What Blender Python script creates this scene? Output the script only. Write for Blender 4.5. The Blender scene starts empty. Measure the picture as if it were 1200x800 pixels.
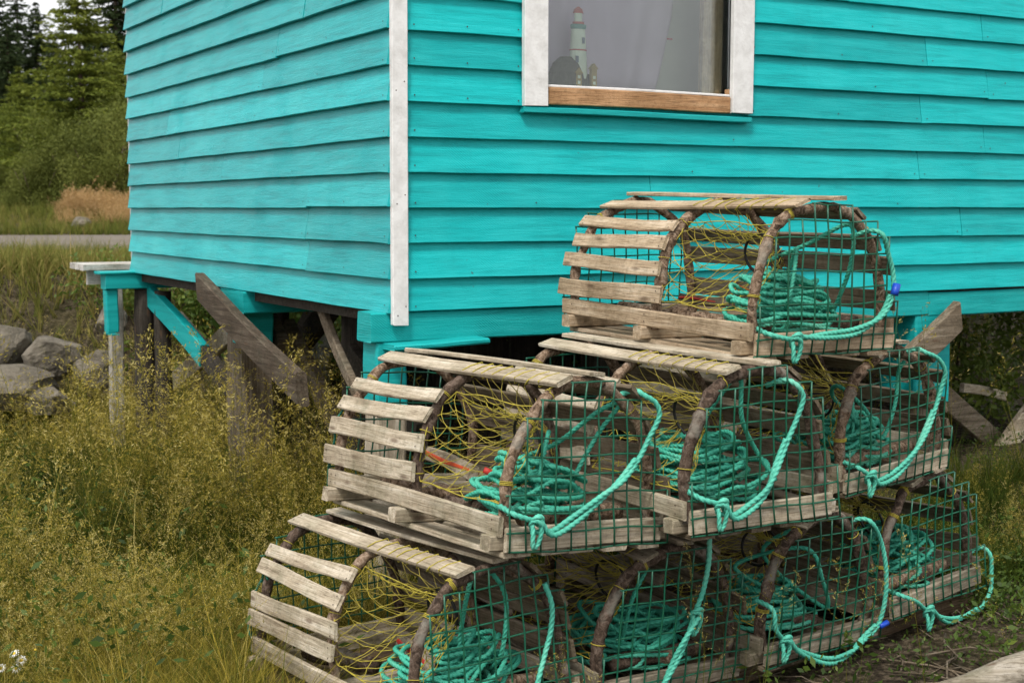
import bpy, math, random
import numpy as np
from mathutils import Vector, Matrix, noise as mnoise

random.seed(11)
NR = np.random.default_rng(7)
scene = bpy.context.scene
COL = scene.collection
V = Vector
R = math.radians
TAU = 2 * math.pi

# ------------------------------------------------------------------ materials
def new_mat(name):
    m = bpy.data.materials.new(name); m.use_nodes = True
    nt = m.node_tree; nt.nodes.clear()
    out = nt.nodes.new('ShaderNodeOutputMaterial')
    b = nt.nodes.new('ShaderNodeBsdfPrincipled')
    nt.links.new(b.outputs[0], out.inputs[0])
    return m, nt, b

class NT:
    """small helper for wiring nodes"""
    def __init__(s, nt): s.nt = nt
    def n(s, typ, **kw):
        nd = s.nt.nodes.new(typ)
        for k, v in kw.items(): setattr(nd, k, v)
        return nd
    def link(s, a, b): s.nt.links.new(a, b)
    def coord(s, which='Object', scale=(1, 1, 1), rot=(0, 0, 0)):
        tc = s.n('ShaderNodeTexCoord'); mp = s.n('ShaderNodeMapping')
        mp.inputs['Scale'].default_value = scale; mp.inputs['Rotation'].default_value = rot
        s.link(tc.outputs[which], mp.inputs[0]); return mp.outputs[0]
    def noise(s, vec, scale, detail=4, rough=.55, dist=0):
        nd = s.n('ShaderNodeTexNoise')
        nd.inputs['Scale'].default_value = scale; nd.inputs['Detail'].default_value = detail
        nd.inputs['Roughness'].default_value = rough; nd.inputs['Distortion'].default_value = dist
        s.link(vec, nd.inputs['Vector']); return nd.outputs[0]
    def ramp(s, fac, stops):
        nd = s.n('ShaderNodeValToRGB'); cr = nd.color_ramp
        while len(cr.elements) < len(stops): cr.elements.new(.5)
        for e, (p, c) in zip(cr.elements, stops):
            e.position = p; e.color = (*c, 1) if len(c) == 3 else c
        s.link(fac, nd.inputs[0]); return nd.outputs[0]
    def mix(s, fac, a, b, mode='MIX'):
        nd = s.n('ShaderNodeMix', data_type='RGBA', blend_type=mode)
        for sock, val in ((nd.inputs['Factor'], fac), (nd.inputs['A'], a), (nd.inputs['B'], b)):
            pass
        ins = [i for i in nd.inputs]
        F, A, B = nd.inputs[0], nd.inputs[6], nd.inputs[7]
        for sock, val in ((F, fac), (A, a), (B, b)):
            if hasattr(val, 'links') or hasattr(val, 'is_output'): s.link(val, sock)
            elif isinstance(val, (int, float)): sock.default_value = val
            else: sock.default_value = (*val, 1)
        return nd.outputs[2]
    def math(s, op, a, b=0.0, clamp=False):
        nd = s.n('ShaderNodeMath', operation=op); nd.use_clamp = clamp
        for i, val in enumerate((a, b)):
            if hasattr(val, 'is_output'): s.link(val, nd.inputs[i])
            else: nd.inputs[i].default_value = val
        return nd.outputs[0]
    def bump(s, h, strength, dist, bsdf, prev=None):
        nd = s.n('ShaderNodeBump'); nd.inputs['Strength'].default_value = strength
        nd.inputs['Distance'].default_value = dist
        s.link(h, nd.inputs['Height'])
        if prev is not None: s.link(prev, nd.inputs['Normal'])
        s.link(nd.outputs[0], bsdf.inputs['Normal']); return nd.outputs[0]

def wood_mat(name, base, dark, light, axis='x', rough=.85, island=.35, knots=True, stain=(.16, .17, .10), stain_amt=.5):
    m, nt, b = new_mat(name); k = NT(nt)
    sc = {'x': (1.2, 26, 26), 'y': (26, 1.2, 26), 'z': (26, 26, 1.2)}[axis]
    geo = k.n('ShaderNodeNewGeometry')
    tc = k.n('ShaderNodeTexCoord')
    off = k.n('ShaderNodeVectorMath', operation='SCALE'); off.inputs[0].default_value = (7, 5, 9)
    k.link(geo.outputs['Random Per Island'], off.inputs['Scale'])
    add = k.n('ShaderNodeVectorMath', operation='ADD')
    k.link(tc.outputs['Object'], add.inputs[0]); k.link(off.outputs[0], add.inputs[1])
    mp = k.n('ShaderNodeMapping'); mp.inputs['Scale'].default_value = sc
    k.link(add.outputs[0], mp.inputs[0])
    g1 = k.noise(mp.outputs[0], 2.2, 6, .65, .6)
    g2 = k.noise(mp.outputs[0], 9, 4, .6, .2)
    blot = k.noise(add.outputs[0], 9, 5, .6)
    col = k.ramp(g1, [(.28, dark), (.5, base), (.72, light)])
    col = k.mix(k.ramp(g2, [(.38, (1, 1, 1)), (.52, (0, 0, 0))]), col, tuple(c * .45 for c in dark))if False else col
    streak = k.ramp(g2, [(.30, (.30, .27, .23)), (.40, (.72, .70, .66)), (.50, (1, 1, 1))])
    col = k.mix(.8, col, streak, 'MULTIPLY')
    st = k.ramp(blot, [(.48, (0, 0, 0)), (.75, (1, 1, 1))])
    stm = k.math('MULTIPLY', st, stain_amt)
    col = k.mix(stm, col, stain)
    if knots:
        vo = k.n('ShaderNodeTexVoronoi'); vo.inputs['Scale'].default_value = 1
        mp2 = k.n('ShaderNodeMapping'); mp2.inputs['Scale'].default_value = tuple(4.5 if s < 5 else 16 for s in sc)
        k.link(add.outputs[0], mp2.inputs[0]); k.link(mp2.outputs[0], vo.inputs['Vector'])
        kn = k.ramp(vo.outputs['Distance'], [(.06, (.75, .75, .75)), (.16, (0, 0, 0))])
        col = k.mix(kn, col, (.12, .075, .045))
    gr = k.noise(add.outputs[0], 70, 5, .7)
    col = k.mix(.55, col, k.ramp(gr, [(.32, (.50, .48, .45)), (.5, (1, 1, 1)), (.7, (1.15, 1.14, 1.12))]), 'MULTIPLY')
    wr = k.noise(add.outputs[0], 4.0, 4, .6)
    col = k.mix(.8, col, k.ramp(wr, [(.36, (.62, .58, .52)), (.56, (1, 1, 1))]), 'MULTIPLY')
    isl = k.ramp(geo.outputs['Random Per Island'], [(0, (1 - island,) * 3), (1, (1 + island * .45,) * 3)])
    col = k.mix(1.0, col, isl, 'MULTIPLY')
    k.link(col, b.inputs['Base Color'])
    b.inputs['Roughness'].default_value = rough
    b.inputs['Specular IOR Level'].default_value = .25
    k.bump(k.math('ADD', g2, k.math('MULTIPLY', g1, .6)), .55, .004, b)
    return m

def bark_mat(name, cols=((.035, .022, .014), (.19, .125, .08), (.40, .30, .22))):
    m, nt, b = new_mat(name); k = NT(nt)
    v = k.coord('Object')
    n1 = k.noise(v, 48, 6, .75, .8); n2 = k.noise(v, 14, 4, .6)
    col = k.ramp(n1, [(.38, cols[0]), (.50, cols[1]), (.64, cols[2])])
    li = k.ramp(n2, [(.55, (0, 0, 0)), (.68, (1, 1, 1))])
    col = k.mix(k.math('MULTIPLY', li, .55), col, (.30, .28, .23))
    k.link(col, b.inputs['Base Color']); b.inputs['Roughness'].default_value = .9
    b.inputs['Specular IOR Level'].default_value = .2
    k.bump(n1, .9, .008, b)
    return m

def plain_mat(name, col, rough=.6, var=.15, scale=12, bump=.2, bdist=.003, spec=.35):
    m, nt, b = new_mat(name); k = NT(nt)
    v = k.coord('Object')
    n1 = k.noise(v, scale, 5, .6)
    c = k.ramp(n1, [(.3, tuple(x * (1 - var) for x in col)), (.7, tuple(min(1, x * (1 + var)) for x in col))])
    k.link(c, b.inputs['Base Color']); b.inputs['Roughness'].default_value = rough
    b.inputs['Specular IOR Level'].default_value = spec
    if bump: k.bump(k.noise(v, scale * 5, 4), bump, bdist, b)
    return m

def paint_mat(name, base, pale, wall_axis='x', dark=None, chalk=.5, rough=.5, spec=.3):
    """turquoise house paint on rough sawn boards"""
    m, nt, b = new_mat(name); k = NT(nt)
    v = k.coord('Object')
    ln = (1.0, 1.0, 14) 
    vs = k.coord('Object', ln)
    n1 = k.noise(vs, 3.0, 5, .6, .3)
    n2 = k.noise(v, 2.1, 5, .65)
    geo = k.n('ShaderNodeNewGeometry')
    dk = dark or tuple(x * .78 for x in base)
    col = k.ramp(n1, [(.32, dk), (.5, base), (.72, tuple(min(1, x * 1.13 + .012) for x in base))])
    ch = k.ramp(n2, [(.46, (0, 0, 0)), (.72, (1, 1, 1))])
    col = k.mix(k.math('MULTIPLY', ch, chalk), col, pale)
    isl = k.ramp(geo.outputs['Random Per Island'], [(0, (.83,) * 3), (1, (1.09,) * 3)])
    col = k.mix(1.0, col, isl, 'MULTIPLY')
    # dirt specks, scuffs and bare wood showing in a few small spots
    sp = k.noise(v, 38, 2, .5)
    col = k.mix(k.ramp(sp, [(.755, (0, 0, 0)), (.79, (.8, .8, .8))]), col, (.06, .09, .08))
    ck = k.noise(k.coord('Object', (1.3, 1.3, 60)), 2.6, 5, .7, .4)
    col = k.mix(k.math('MULTIPLY', k.ramp(ck, [(.68, (0, 0, 0)), (.74, (1, 1, 1))]), .75), col, tuple(x * .35 for x in base))
    wn = k.noise(v, 5.5, 6, .72)
    col = k.mix(k.ramp(wn, [(.715, (0, 0, 0)), (.735, (.75, .75, .75))]), col, (.16, .20, .175))
    # drips and grime in vertical streaks
    vd = k.coord('Object', (9, 9, .8))
    dr = k.noise(vd, 1.5, 4, .6)
    col = k.mix(k.math('MULTIPLY', k.ramp(dr, [(.56, (0, 0, 0)), (.75, (1, 1, 1))]), .28), col, dk)
    k.link(col, b.inputs['Base Color'])
    b.inputs['Roughness'].default_value = rough
    b.inputs['Specular IOR Level'].default_value = spec
    # circular-saw marks: slanting fine ridges, broken up in patches
    rot = (0, R(52), 0) if wall_axis == 'x' else (R(-52), 0, 0)
    vw = k.coord('Object', (1, 1, 1), rot)
    w = k.n('ShaderNodeTexWave', bands_direction='X' if wall_axis == 'x' else 'Y')
    w.inputs['Scale'].default_value = 40; w.inputs['Distortion'].default_value = 2.6; w.inputs['Detail'].default_value = 2
    w.inputs['Detail Scale'].default_value = .6
    k.link(vw, w.inputs['Vector'])
    mask = k.ramp(k.noise(v, 3.3, 3, .5), [(.50, (0, 0, 0)), (.68, (1, 1, 1))])
    h = k.math('MULTIPLY', w.outputs['Fac'], mask)
    g = k.noise(k.coord('Object', (5, 5, 70)), 2.4, 5, .65, .3)
    hh = k.math('ADD', k.math('MULTIPLY', h, .55), g)
    hh = k.math('ADD', hh, k.math('MULTIPLY', k.noise(v, 120, 3, .6), .35))
    k.bump(hh, .5, .004, b)
    return m

M = {}
# tan new wood (top trap) and greyer old wood, grain along each axis
for ax in 'xyz':
    M['tan_' + ax] = wood_mat('tan_wood_' + ax, (.52, .40, .27), (.31, .22, .135), (.66, .55, .42), ax, stain=(.22, .17, .10), stain_amt=.45)
    M['grey_' + ax] = wood_mat('grey_wood_' + ax, (.53, .45, .335), (.27, .215, .15), (.69, .62, .51), ax, stain_amt=.5)
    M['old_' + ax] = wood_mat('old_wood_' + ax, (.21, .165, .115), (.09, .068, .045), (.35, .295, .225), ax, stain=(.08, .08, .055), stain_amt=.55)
for ax in 'xyz':
    M['dim_' + ax] = wood_mat('shade_toned_wood_' + ax, (.19, .148, .10), (.085, .063, .04), (.32, .265, .20), ax, stain=(.055, .06, .03), stain_amt=.6)  # inner trap wood: interior shade painted in as a darker tone
    M['low_' + ax] = wood_mat('low_shade_wood_' + ax, (.33, .275, .205), (.15, .115, .08), (.47, .41, .33), ax, stain=(.09, .10, .055), stain_amt=.6)  # bottom row wood: shade low in the pile put into its colour
M['black_z'] = wood_mat('tarred_wood', (.055, .045, .035), (.022, .018, .014), (.10, .085, .07), 'z', stain=(.03, .03, .02))  # near-black wood for the timbers and boards under the floor
M['black_x'] = wood_mat('black_wood_x', (.055, .045, .035), (.022, .018, .014), (.10, .085, .07), 'x', stain=(.03, .03, .02))
M['bark'] = bark_mat('spruce_bark')
M['bark_dark'] = bark_mat('dark_bark', ((.03, .02, .014), (.09, .06, .042), (.19, .14, .11)))
M['wire'] = plain_mat('green_coated_wire', (.006, .092, .048), .36, .25, 30, 0, spec=.5)
M['twine'] = plain_mat('yellow_twine', (.38, .31, .04), .7, .3, 25, 0)
M['twine_dull'] = plain_mat('olive_twine', (.33, .27, .05), .8, .35, 18, 0)
M['ring'] = plain_mat('black_plastic', (.015, .014, .013), .5, .2, 20, 0)
M['nail'] = plain_mat('rusty_nail', (.05, .03, .02), .7, .3, 60, 0)

def rope_mat(name, col):
    m, nt, b = new_mat(name); k = NT(nt)
    v = k.coord('Object')
    n1 = k.noise(v, 7, 4, .6); n2 = k.noise(v, 240, 3, .6)
    c = k.ramp(n1, [(.3, tuple(x * .72 for x in col)), (.55, col), (.75, (col[0] * 1.6 + .06, min(1, col[1] * 1.12), min(1, col[2] * 1.12)))])
    c = k.mix(.35, c, k.ramp(n2, [(.3, (.55,) * 3), (.7, (1.15,) * 3)]), 'MULTIPLY')
    k.link(c, b.inputs['Base Color']); b.inputs['Roughness'].default_value = .55
    b.inputs['Specular IOR Level'].default_value = .35
    k.bump(n2, .5, .002, b)
    return m
M['rope'] = rope_mat('turquoise_rope', (.055, .42, .29))
M['rope_pale'] = rope_mat('pale_turquoise_rope', (.09, .49, .355))
M['cord'] = rope_mat('dark_green_cord', (.012, .16, .10))
M['blue'] = plain_mat('blue_tape', (.01, .06, .42), .4, .1, 20, 0)
M['orange'] = plain_mat('orange_paint', (.62, .085, .02), .6, .25, 25, .2)
M['red'] = plain_mat('red_paint', (.42, .03, .02), .6, .25, 25, .2)
M['turq'] = paint_mat('turquoise_paint_long', (.004, .41, .415), (.035, .51, .505), 'x', chalk=.4, rough=.5, spec=.2)
M['turq_l'] = paint_mat('turquoise_paint_gable', (.004, .40, .415), (.06, .53, .515), 'y', chalk=.38, rough=.38, spec=.28)
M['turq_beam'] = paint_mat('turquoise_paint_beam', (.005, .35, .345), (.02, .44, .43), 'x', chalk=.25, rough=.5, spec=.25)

def white_paint():
    m, nt, b = new_mat('white_paint'); k = NT(nt)
    v = k.coord('Object')
    n = k.noise(v, 16, 6, .65); n2 = k.noise(v, 55, 4, .7)
    c = k.ramp(n, [(.3, (.60, .585, .56)), (.6, (.78, .77, .75))])
    c = k.mix(k.ramp(n2, [(.70, (0, 0, 0)), (.78, (.7, .7, .7))]), c, (.30, .27, .24))
    k.link(c, b.inputs['Base Color']); b.inputs['Roughness'].default_value = .6
    k.bump(k.noise(v, 90, 4, .6), .5, .003, b)
    return m
M['white'] = white_paint()
M['pine'] = wood_mat('raw_pine', (.52, .30, .15), (.42, .22, .10), (.60, .37, .20), 'x', .7, .1, True, (.36, .18, .08), .3)

def attr_mat(name, stops, rough=.75, trans=.25, spec=.15):
    """plant matter: albedo by the per-plant 'tone' attribute; thin leaves let some light through"""
    m = bpy.data.materials.new(name); m.use_nodes = True
    nt = m.node_tree; nt.nodes.clear(); k = NT(nt)
    out = k.n('ShaderNodeOutputMaterial'); b = k.n('ShaderNodeBsdfPrincipled')
    at = k.n('ShaderNodeAttribute'); at.attribute_name = 'tone'
    c = k.ramp(at.outputs['Fac'], stops)
    k.link(c, b.inputs['Base Color']); b.inputs['Roughness'].default_value = rough
    b.inputs['Specular IOR Level'].default_value = spec
    t = k.n('ShaderNodeBsdfTranslucent'); k.link(c, t.inputs[0])
    mx = k.n('ShaderNodeMixShader'); mx.inputs[0].default_value = trans
    k.link(b.outputs[0], mx.inputs[1]); k.link(t.outputs[0], mx.inputs[2]); k.link(mx.outputs[0], out.inputs[0])
    return m

# ------------------------------------------------------------------ mesh builder
class MB:
    def __init__(s): s.v = []; s.f = []; s.mi = []; s.sm = []
    def add(s, vs, fs, mi=0, smooth=False):
        o = len(s.v); s.v += [tuple(p) for p in vs]
        for f in fs: s.f.append(tuple(i + o for i in f)); s.mi.append(mi); s.sm.append(smooth)
    def box(s, c, size, mi=0, rot=None):
        hx, hy, hz = (x / 2 for x in size)
        vs = [V((sx * hx, sy * hy, sz * hz)) for sz in (-1, 1) for sy in (-1, 1) for sx in (-1, 1)]
        if rot is not None: vs = [rot @ p for p in vs]
        vs = [p + V(c) for p in vs]
        s.add(vs, [(0, 2, 3, 1), (4, 5, 7, 6), (0, 1, 5, 4), (2, 6, 7, 3), (0, 4, 6, 2), (1, 3, 7, 5)], mi)
    def board(s, p0, p1, wdir, width, thick, mi=0, n=6, wob=.0018, ch=.0025, rnd=random, endskew=0.0, bend=None):
        p0, p1 = V(p0), V(p1); ax = (p1 - p0); L = ax.length; ax.normalize()
        w = V(wdir); w = (w - ax * w.dot(ax)).normalized(); t = ax.cross(w)
        hw, ht = width / 2, thick / 2; ch = min(ch, ht * .6)
        sec = [(-hw, -ht + ch), (-hw + ch, -ht), (hw - ch, -ht), (hw, -ht + ch), (hw, ht - ch), (hw - ch, ht), (-hw + ch, ht), (-hw, ht - ch)]
        vs = []; ph = rnd.random() * 10
        for i in range(n + 1):
            u = i / n
            c = p0.lerp(p1, u) + w * (wob * 1.6 * math.sin(ph + u * 5)) + t * (wob * math.sin(ph * 2 + u * 4))
            if bend: c += t * bend * math.sin(math.pi * u)
            for a, b in sec:
                jit = rnd.uniform(-1, 1) * wob * .5
                e = (a / hw) * endskew * (1 if i in (0, n) else 0) + (rnd.uniform(-.003, .003) if i in (0, n) else 0)
                vs.append(c + w * (a + jit) + t * (b + jit * .4) + ax * e)
        fs = []
        for i in range(n):
            for j in range(8):
                a = i * 8 + j; b = i * 8 + (j + 1) % 8
                fs.append((a, b, b + 8, a + 8))
        fs.append(tuple(range(7, -1, -1))); fs.append(tuple(n * 8 + j for j in range(8)))
        s.add(vs, fs, mi)
    def tube(s, path, rad, n=8, mi=0, closed=False, rnd=None, jit=0.0, smooth=True, cap=True):
        P = [V(p) for p in path]; m = len(P)
        rad = rad if hasattr(rad, '__len__') else [rad] * m
        vs = []; nrm = None
        for i in range(m):
            a = P[(i - 1) % m] if (closed or i) else P[0]; b = P[(i + 1) % m] if (closed or i < m - 1) else P[-1]
            t = (b - a).normalized()
            if nrm is None:
                nrm = t.orthogonal().normalized()
            else:
                nrm = (nrm - t * nrm.dot(t))
                nrm = nrm.normalized() if nrm.length > 1e-6 else t.orthogonal().normalized()
            bi = t.cross(nrm)
            for j in range(n):
                an = TAU * j / n
                rr = rad[i] * (1 + (rnd.uniform(-jit, jit) if rnd else 0))
                vs.append(P[i] + nrm * (math.cos(an) * rr) + bi * (math.sin(an) * rr))
        fs = []
        for i in range(m if closed else m - 1):
            i2 = (i + 1) % m
            for j in range(n):
                fs.append((i * n + j, i * n + (j + 1) % n, i2 * n + (j + 1) % n, i2 * n + j))
        if cap and not closed:
            fs.append(tuple(range(n - 1, -1, -1))); fs.append(tuple((m - 1) * n + j for j in range(n)))
        s.add(vs, fs, mi, smooth)
    def rope(s, path, r, pitch=.05, step=.006, mi=0):
        """three-strand laid rope: a lobed section that turns along its length"""
        P = resample(path, step); m = len(P); n = 12
        vs = []; nrm = None
        for i in range(m):
            t = (P[min(i + 1, m - 1)] - P[max(i - 1, 0)]).normalized()
            if nrm is None: nrm = t.orthogonal().normalized()
            else:
                nrm = nrm - t * nrm.dot(t)
                nrm = nrm.normalized() if nrm.length > 1e-6 else t.orthogonal().normalized()
            bi = t.cross(nrm); ph = TAU * i * step / (pitch)
            for j in range(n):
                an = TAU * j / n
                rr = r * (.70 + .34 * abs(math.cos(1.5 * an)))
                vs.append(P[i] + nrm * (math.cos(an + ph) * rr) + bi * (math.sin(an + ph) * rr))
        fs = []
        for i in range(m - 1):
            for j in range(n):
                fs.append((i * n + j, i * n + (j + 1) % n, (i + 1) * n + (j + 1) % n, (i + 1) * n + j))
        fs.append(tuple(range(n - 1, -1, -1))); fs.append(tuple((m - 1) * n + j for j in range(n)))
        s.add(vs, fs, mi, True)
    def build(s, name, mats, parent=None):
        me = bpy.data.meshes.new(name)
        me.from_pydata(s.v, [], s.f)
        mats = mats if isinstance(mats, (list, tuple)) else [mats]
        for m in mats: me.materials.append(m)
        me.polygons.foreach_set('material_index', s.mi)
        me.polygons.foreach_set('use_smooth', s.sm)
        me.update()
        o = bpy.data.objects.new(name, me); COL.objects.link(o)
        if parent is not None: o.parent = parent
        return o

def nails(mb, pts, nm):
    nm = V(nm).normalized(); a = nm.orthogonal().normalized(); b_ = nm.cross(a)
    for p in pts:
        p = V(p); mb.add([p + (a * math.cos(th) + b_ * math.sin(th)) * .0028 + nm * .0006 for th in np.linspace(0, TAU, 7)[:-1]], [tuple(range(6))], 1)

def catmull(pts, sub=6, closed=False):
    P = [V(p) for p in pts]; n = len(P); out = []
    rng = range(n if closed else n - 1)
    for i in rng:
        if closed: a, b, c, d = P[(i - 1) % n], P[i], P[(i + 1) % n], P[(i + 2) % n]
        else: a, b, c, d = P[max(i - 1, 0)], P[i], P[i + 1], P[min(i + 2, n - 1)]
        for k in range(sub):
            t = k / sub
            out.append(.5 * ((2 * b) + (c - a) * t + (2 * a - 5 * b + 4 * c - d) * t * t + (3 * b - a - 3 * c + d) * t ** 3))
    if not closed: out.append(P[-1])
    return out

def resample(path, step):
    P = catmull(path, 8); out = [P[0]]; acc = 0
    for i in range(1, len(P)):
        a, b = P[i - 1], P[i]; L = (b - a).length
        if L < 1e-9: continue
        d = step - acc
        while d <= L:
            out.append(a.lerp(b, d / L)); d += step
        acc = L - (d - step)
    return out if len(out) > 2 else P

def tag(o, label=None, cat=None, group=None, kind=None):
    if label: o['label'] = label
    if cat: o['category'] = cat
    if group: o['group'] = group
    if kind: o['kind'] = kind
    return o
def empty(name, loc=(0, 0, 0), rot=(0, 0, 0), scale=(1, 1, 1)):
    o = bpy.data.objects.new(name, None); COL.objects.link(o)
    o.location = loc; o.rotation_euler = rot; o.scale = scale; o.empty_display_size = .2
    return o
def place(o, ref):
    o.location = ref.location.copy(); o.rotation_euler = ref.rotation_euler.copy(); o.scale = ref.scale.copy(); return o

# ------------------------------------------------------------------ camera
CAMZ = 1.55
cam = bpy.data.cameras.new('camera'); co = bpy.data.objects.new('camera', cam); COL.objects.link(co)
co.location = (0, 0, CAMZ); co.rotation_euler = (R(90 - 5.501), 0, 0)
cam.sensor_width = 36; cam.lens = 1625 / 1200 * 36
cam.clip_start = .05; cam.clip_end = 3000
cam.dof.use_dof = True; cam.dof.focus_distance = 4.4; cam.dof.aperture_fstop = 7.0
scene.camera = co

# ------------------------------------------------------------------ ground
def smooth(a, b, x):
    t = np.clip((x - a) / (b - a), 0, 1); return t * t * (3 - 2 * t)
def vnoise(x, y, s=1.0, seed=0):
    x = np.asarray(x, float) * s + seed * 17.3; y = np.asarray(y, float) * s + seed * 9.1
    return (np.sin(x * 1.7 + 1.3 * np.sin(y * 1.1 + seed)) + np.sin(y * 2.3 + 1.7 * np.sin(x * .9 + 2)) + .6 * np.sin(x * 3.9 + y * 3.1 + seed)) / 2.6
def ground_h(x, y):
    x = np.asarray(x, float); y = np.asarray(y, float)
    h = .01 + .055 * np.clip(x, -1.5, 4)
    h = h + .05 * smooth(4.6, 6.5, y) + .10 * smooth(1.4, 2.6, x) * smooth(4.8, 6.0, y)
    by = y + .35 * vnoise(x, y * 0, .8, 3)
    h = h + .98 * smooth(8.6, 11.2, by) * (1 - .05 * np.clip(x, -1.5, 4))
    h = h + .025 * vnoise(x, y, 2.1, 1) * (1 - smooth(14, 15, y) * (1 - smooth(27.5, 29, y)))
    h = h + .42 * smooth(27.5, 34, y) + .06 * np.clip(y - 34, 0, 60)
    return h

def grid_axis(segs):
    out = [segs[0][0]]
    for a, b, st in segs:
        n = max(1, int(round((b - a) / st))); out += list(np.linspace(a, b, n + 1)[1:])
    return np.array(out)
gx = grid_axis([(-700, -60, 80), (-60, -12, 6), (-12, -5, .5), (-5, 4, .12), (4, 14, .6), (14, 60, 6), (60, 700, 80)])
gy = grid_axis([(-300, -10, 40), (-10, 2.5, 1), (2.5, 13, .12), (13, 32, .6), (32, 100, 6), (100, 1400, 100)])
GX, GY = np.meshgrid(gx, gy); GZ = ground_h(GX, GY)
nx, ny = len(gx), len(gy)
gm = bpy.data.meshes.new('ground')
gv = np.stack([GX, GY, GZ], -1).reshape(-1, 3)
ii = np.arange((nx) * (ny)).reshape(ny, nx)
gf = np.stack([ii[:-1, :-1], ii[:-1, 1:], ii[1:, 1:], ii[1:, :-1]], -1).reshape(-1, 4)
def np_mesh(me, verts, quads, tone=None):
    n = len(verts); q = len(quads); k = quads.shape[1]
    me.vertices.add(n); me.vertices.foreach_set('co', np.ascontiguousarray(verts, np.float32).ravel())
    me.loops.add(q * k); me.loops.foreach_set('vertex_index', np.ascontiguousarray(quads, np.int32).ravel())
    me.polygons.add(q); me.polygons.foreach_set('loop_start', np.arange(0, q * k, k, dtype=np.int32))
    if tone is not None:
        a = me.attributes.new('tone', 'FLOAT', 'POINT'); a.data.foreach_set('value', np.ascontiguousarray(tone, np.float32))
    me.update(calc_edges=True)
np_mesh(gm, gv, gf)
gm.polygons.foreach_set('use_smooth', [True] * len(gm.polygons))
go = bpy.data.objects.new('ground', gm); COL.objects.link(go); tag(go, kind='structure')
m, nt, b = new_mat('soil'); k = NT(nt)
v = k.coord('Object')
n1 = k.noise(v, 1.2, 6, .6); n2 = k.noise(v, 34, 6, .7); n3 = k.noise(v, 9, 5, .65)
c = k.ramp(n2, [(.36, (.012, .008, .005)), (.50, (.050, .037, .024)), (.62, (.15, .115, .078))])
c = k.mix(k.ramp(n1, [(.46, (0, 0, 0)), (.66, (.5, .5, .5))]), c, k.ramp(n3, [(.3, (.03, .03, .01)), (.7, (.10, .085, .03))]))
k.link(c, b.inputs['Base Color']); b.inputs['Roughness'].default_value = .95; b.inputs['Specular IOR Level'].default_value = .15
k.bump(k.math('ADD', n2, n3), .9, .03, b); gm.materials.append(m)

# gravel road beyond the bank
rx = np.linspace(-70, 60, 66); ry = np.linspace(15.4, 26.0, 14)
RX, RY = np.meshgrid(rx, ry)
EY = RY + .35 * vnoise(RX, RY * 0, .5, 5) * np.where((RY < 15.5) | (RY > 25.9), 1, 0)
rv = np.stack([RX, EY, ground_h(RX, EY) + .012], -1).reshape(-1, 3)
ii = np.arange(66 * 14).reshape(14, 66)
rf = np.stack([ii[:-1, :-1], ii[:-1, 1:], ii[1:, 1:], ii[1:, :-1]], -1).reshape(-1, 4)
rm = bpy.data.meshes.new('road'); np_mesh(rm, rv, rf)
ro = bpy.data.objects.new('road', rm); COL.objects.link(ro); tag(ro, kind='structure')
m, nt, b = new_mat('gravel'); k = NT(nt)
v = k.coord('Object'); n1 = k.noise(v, 24, 5, .7); n2 = k.noise(k.coord('Object', (.25, 1.6, 1)), 1.1, 4)
c = k.ramp(n1, [(.3, (.11, .09, .07)), (.7, (.21, .175, .14))])
c = k.mix(k.math('MULTIPLY', k.ramp(n2, [(.45, (0, 0, 0)), (.65, (1, 1, 1))]), .8), c, (.10, .085, .05))
k.link(c, b.inputs['Base Color']); b.inputs['Roughness'].default_value = .95; k.bump(n1, .7, .03, b); rm.materials.append(m)

# ------------------------------------------------------------------ shed
A = R(29.87)
SHED = empty('shed', (-.442, 5.15, 0), (0, 0, A))
tag(SHED, 'turquoise clapboard shed with white corner board, raised on timber posts', 'shed')
WL, WD, WH = 4.9, 3.65, 3.75       # long wall, gable depth, wall height
Z0 = 1.29
COURSES = [1.165, 1.29] + [1.29 + .1297 * i for i in range(1, 20)]

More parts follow.
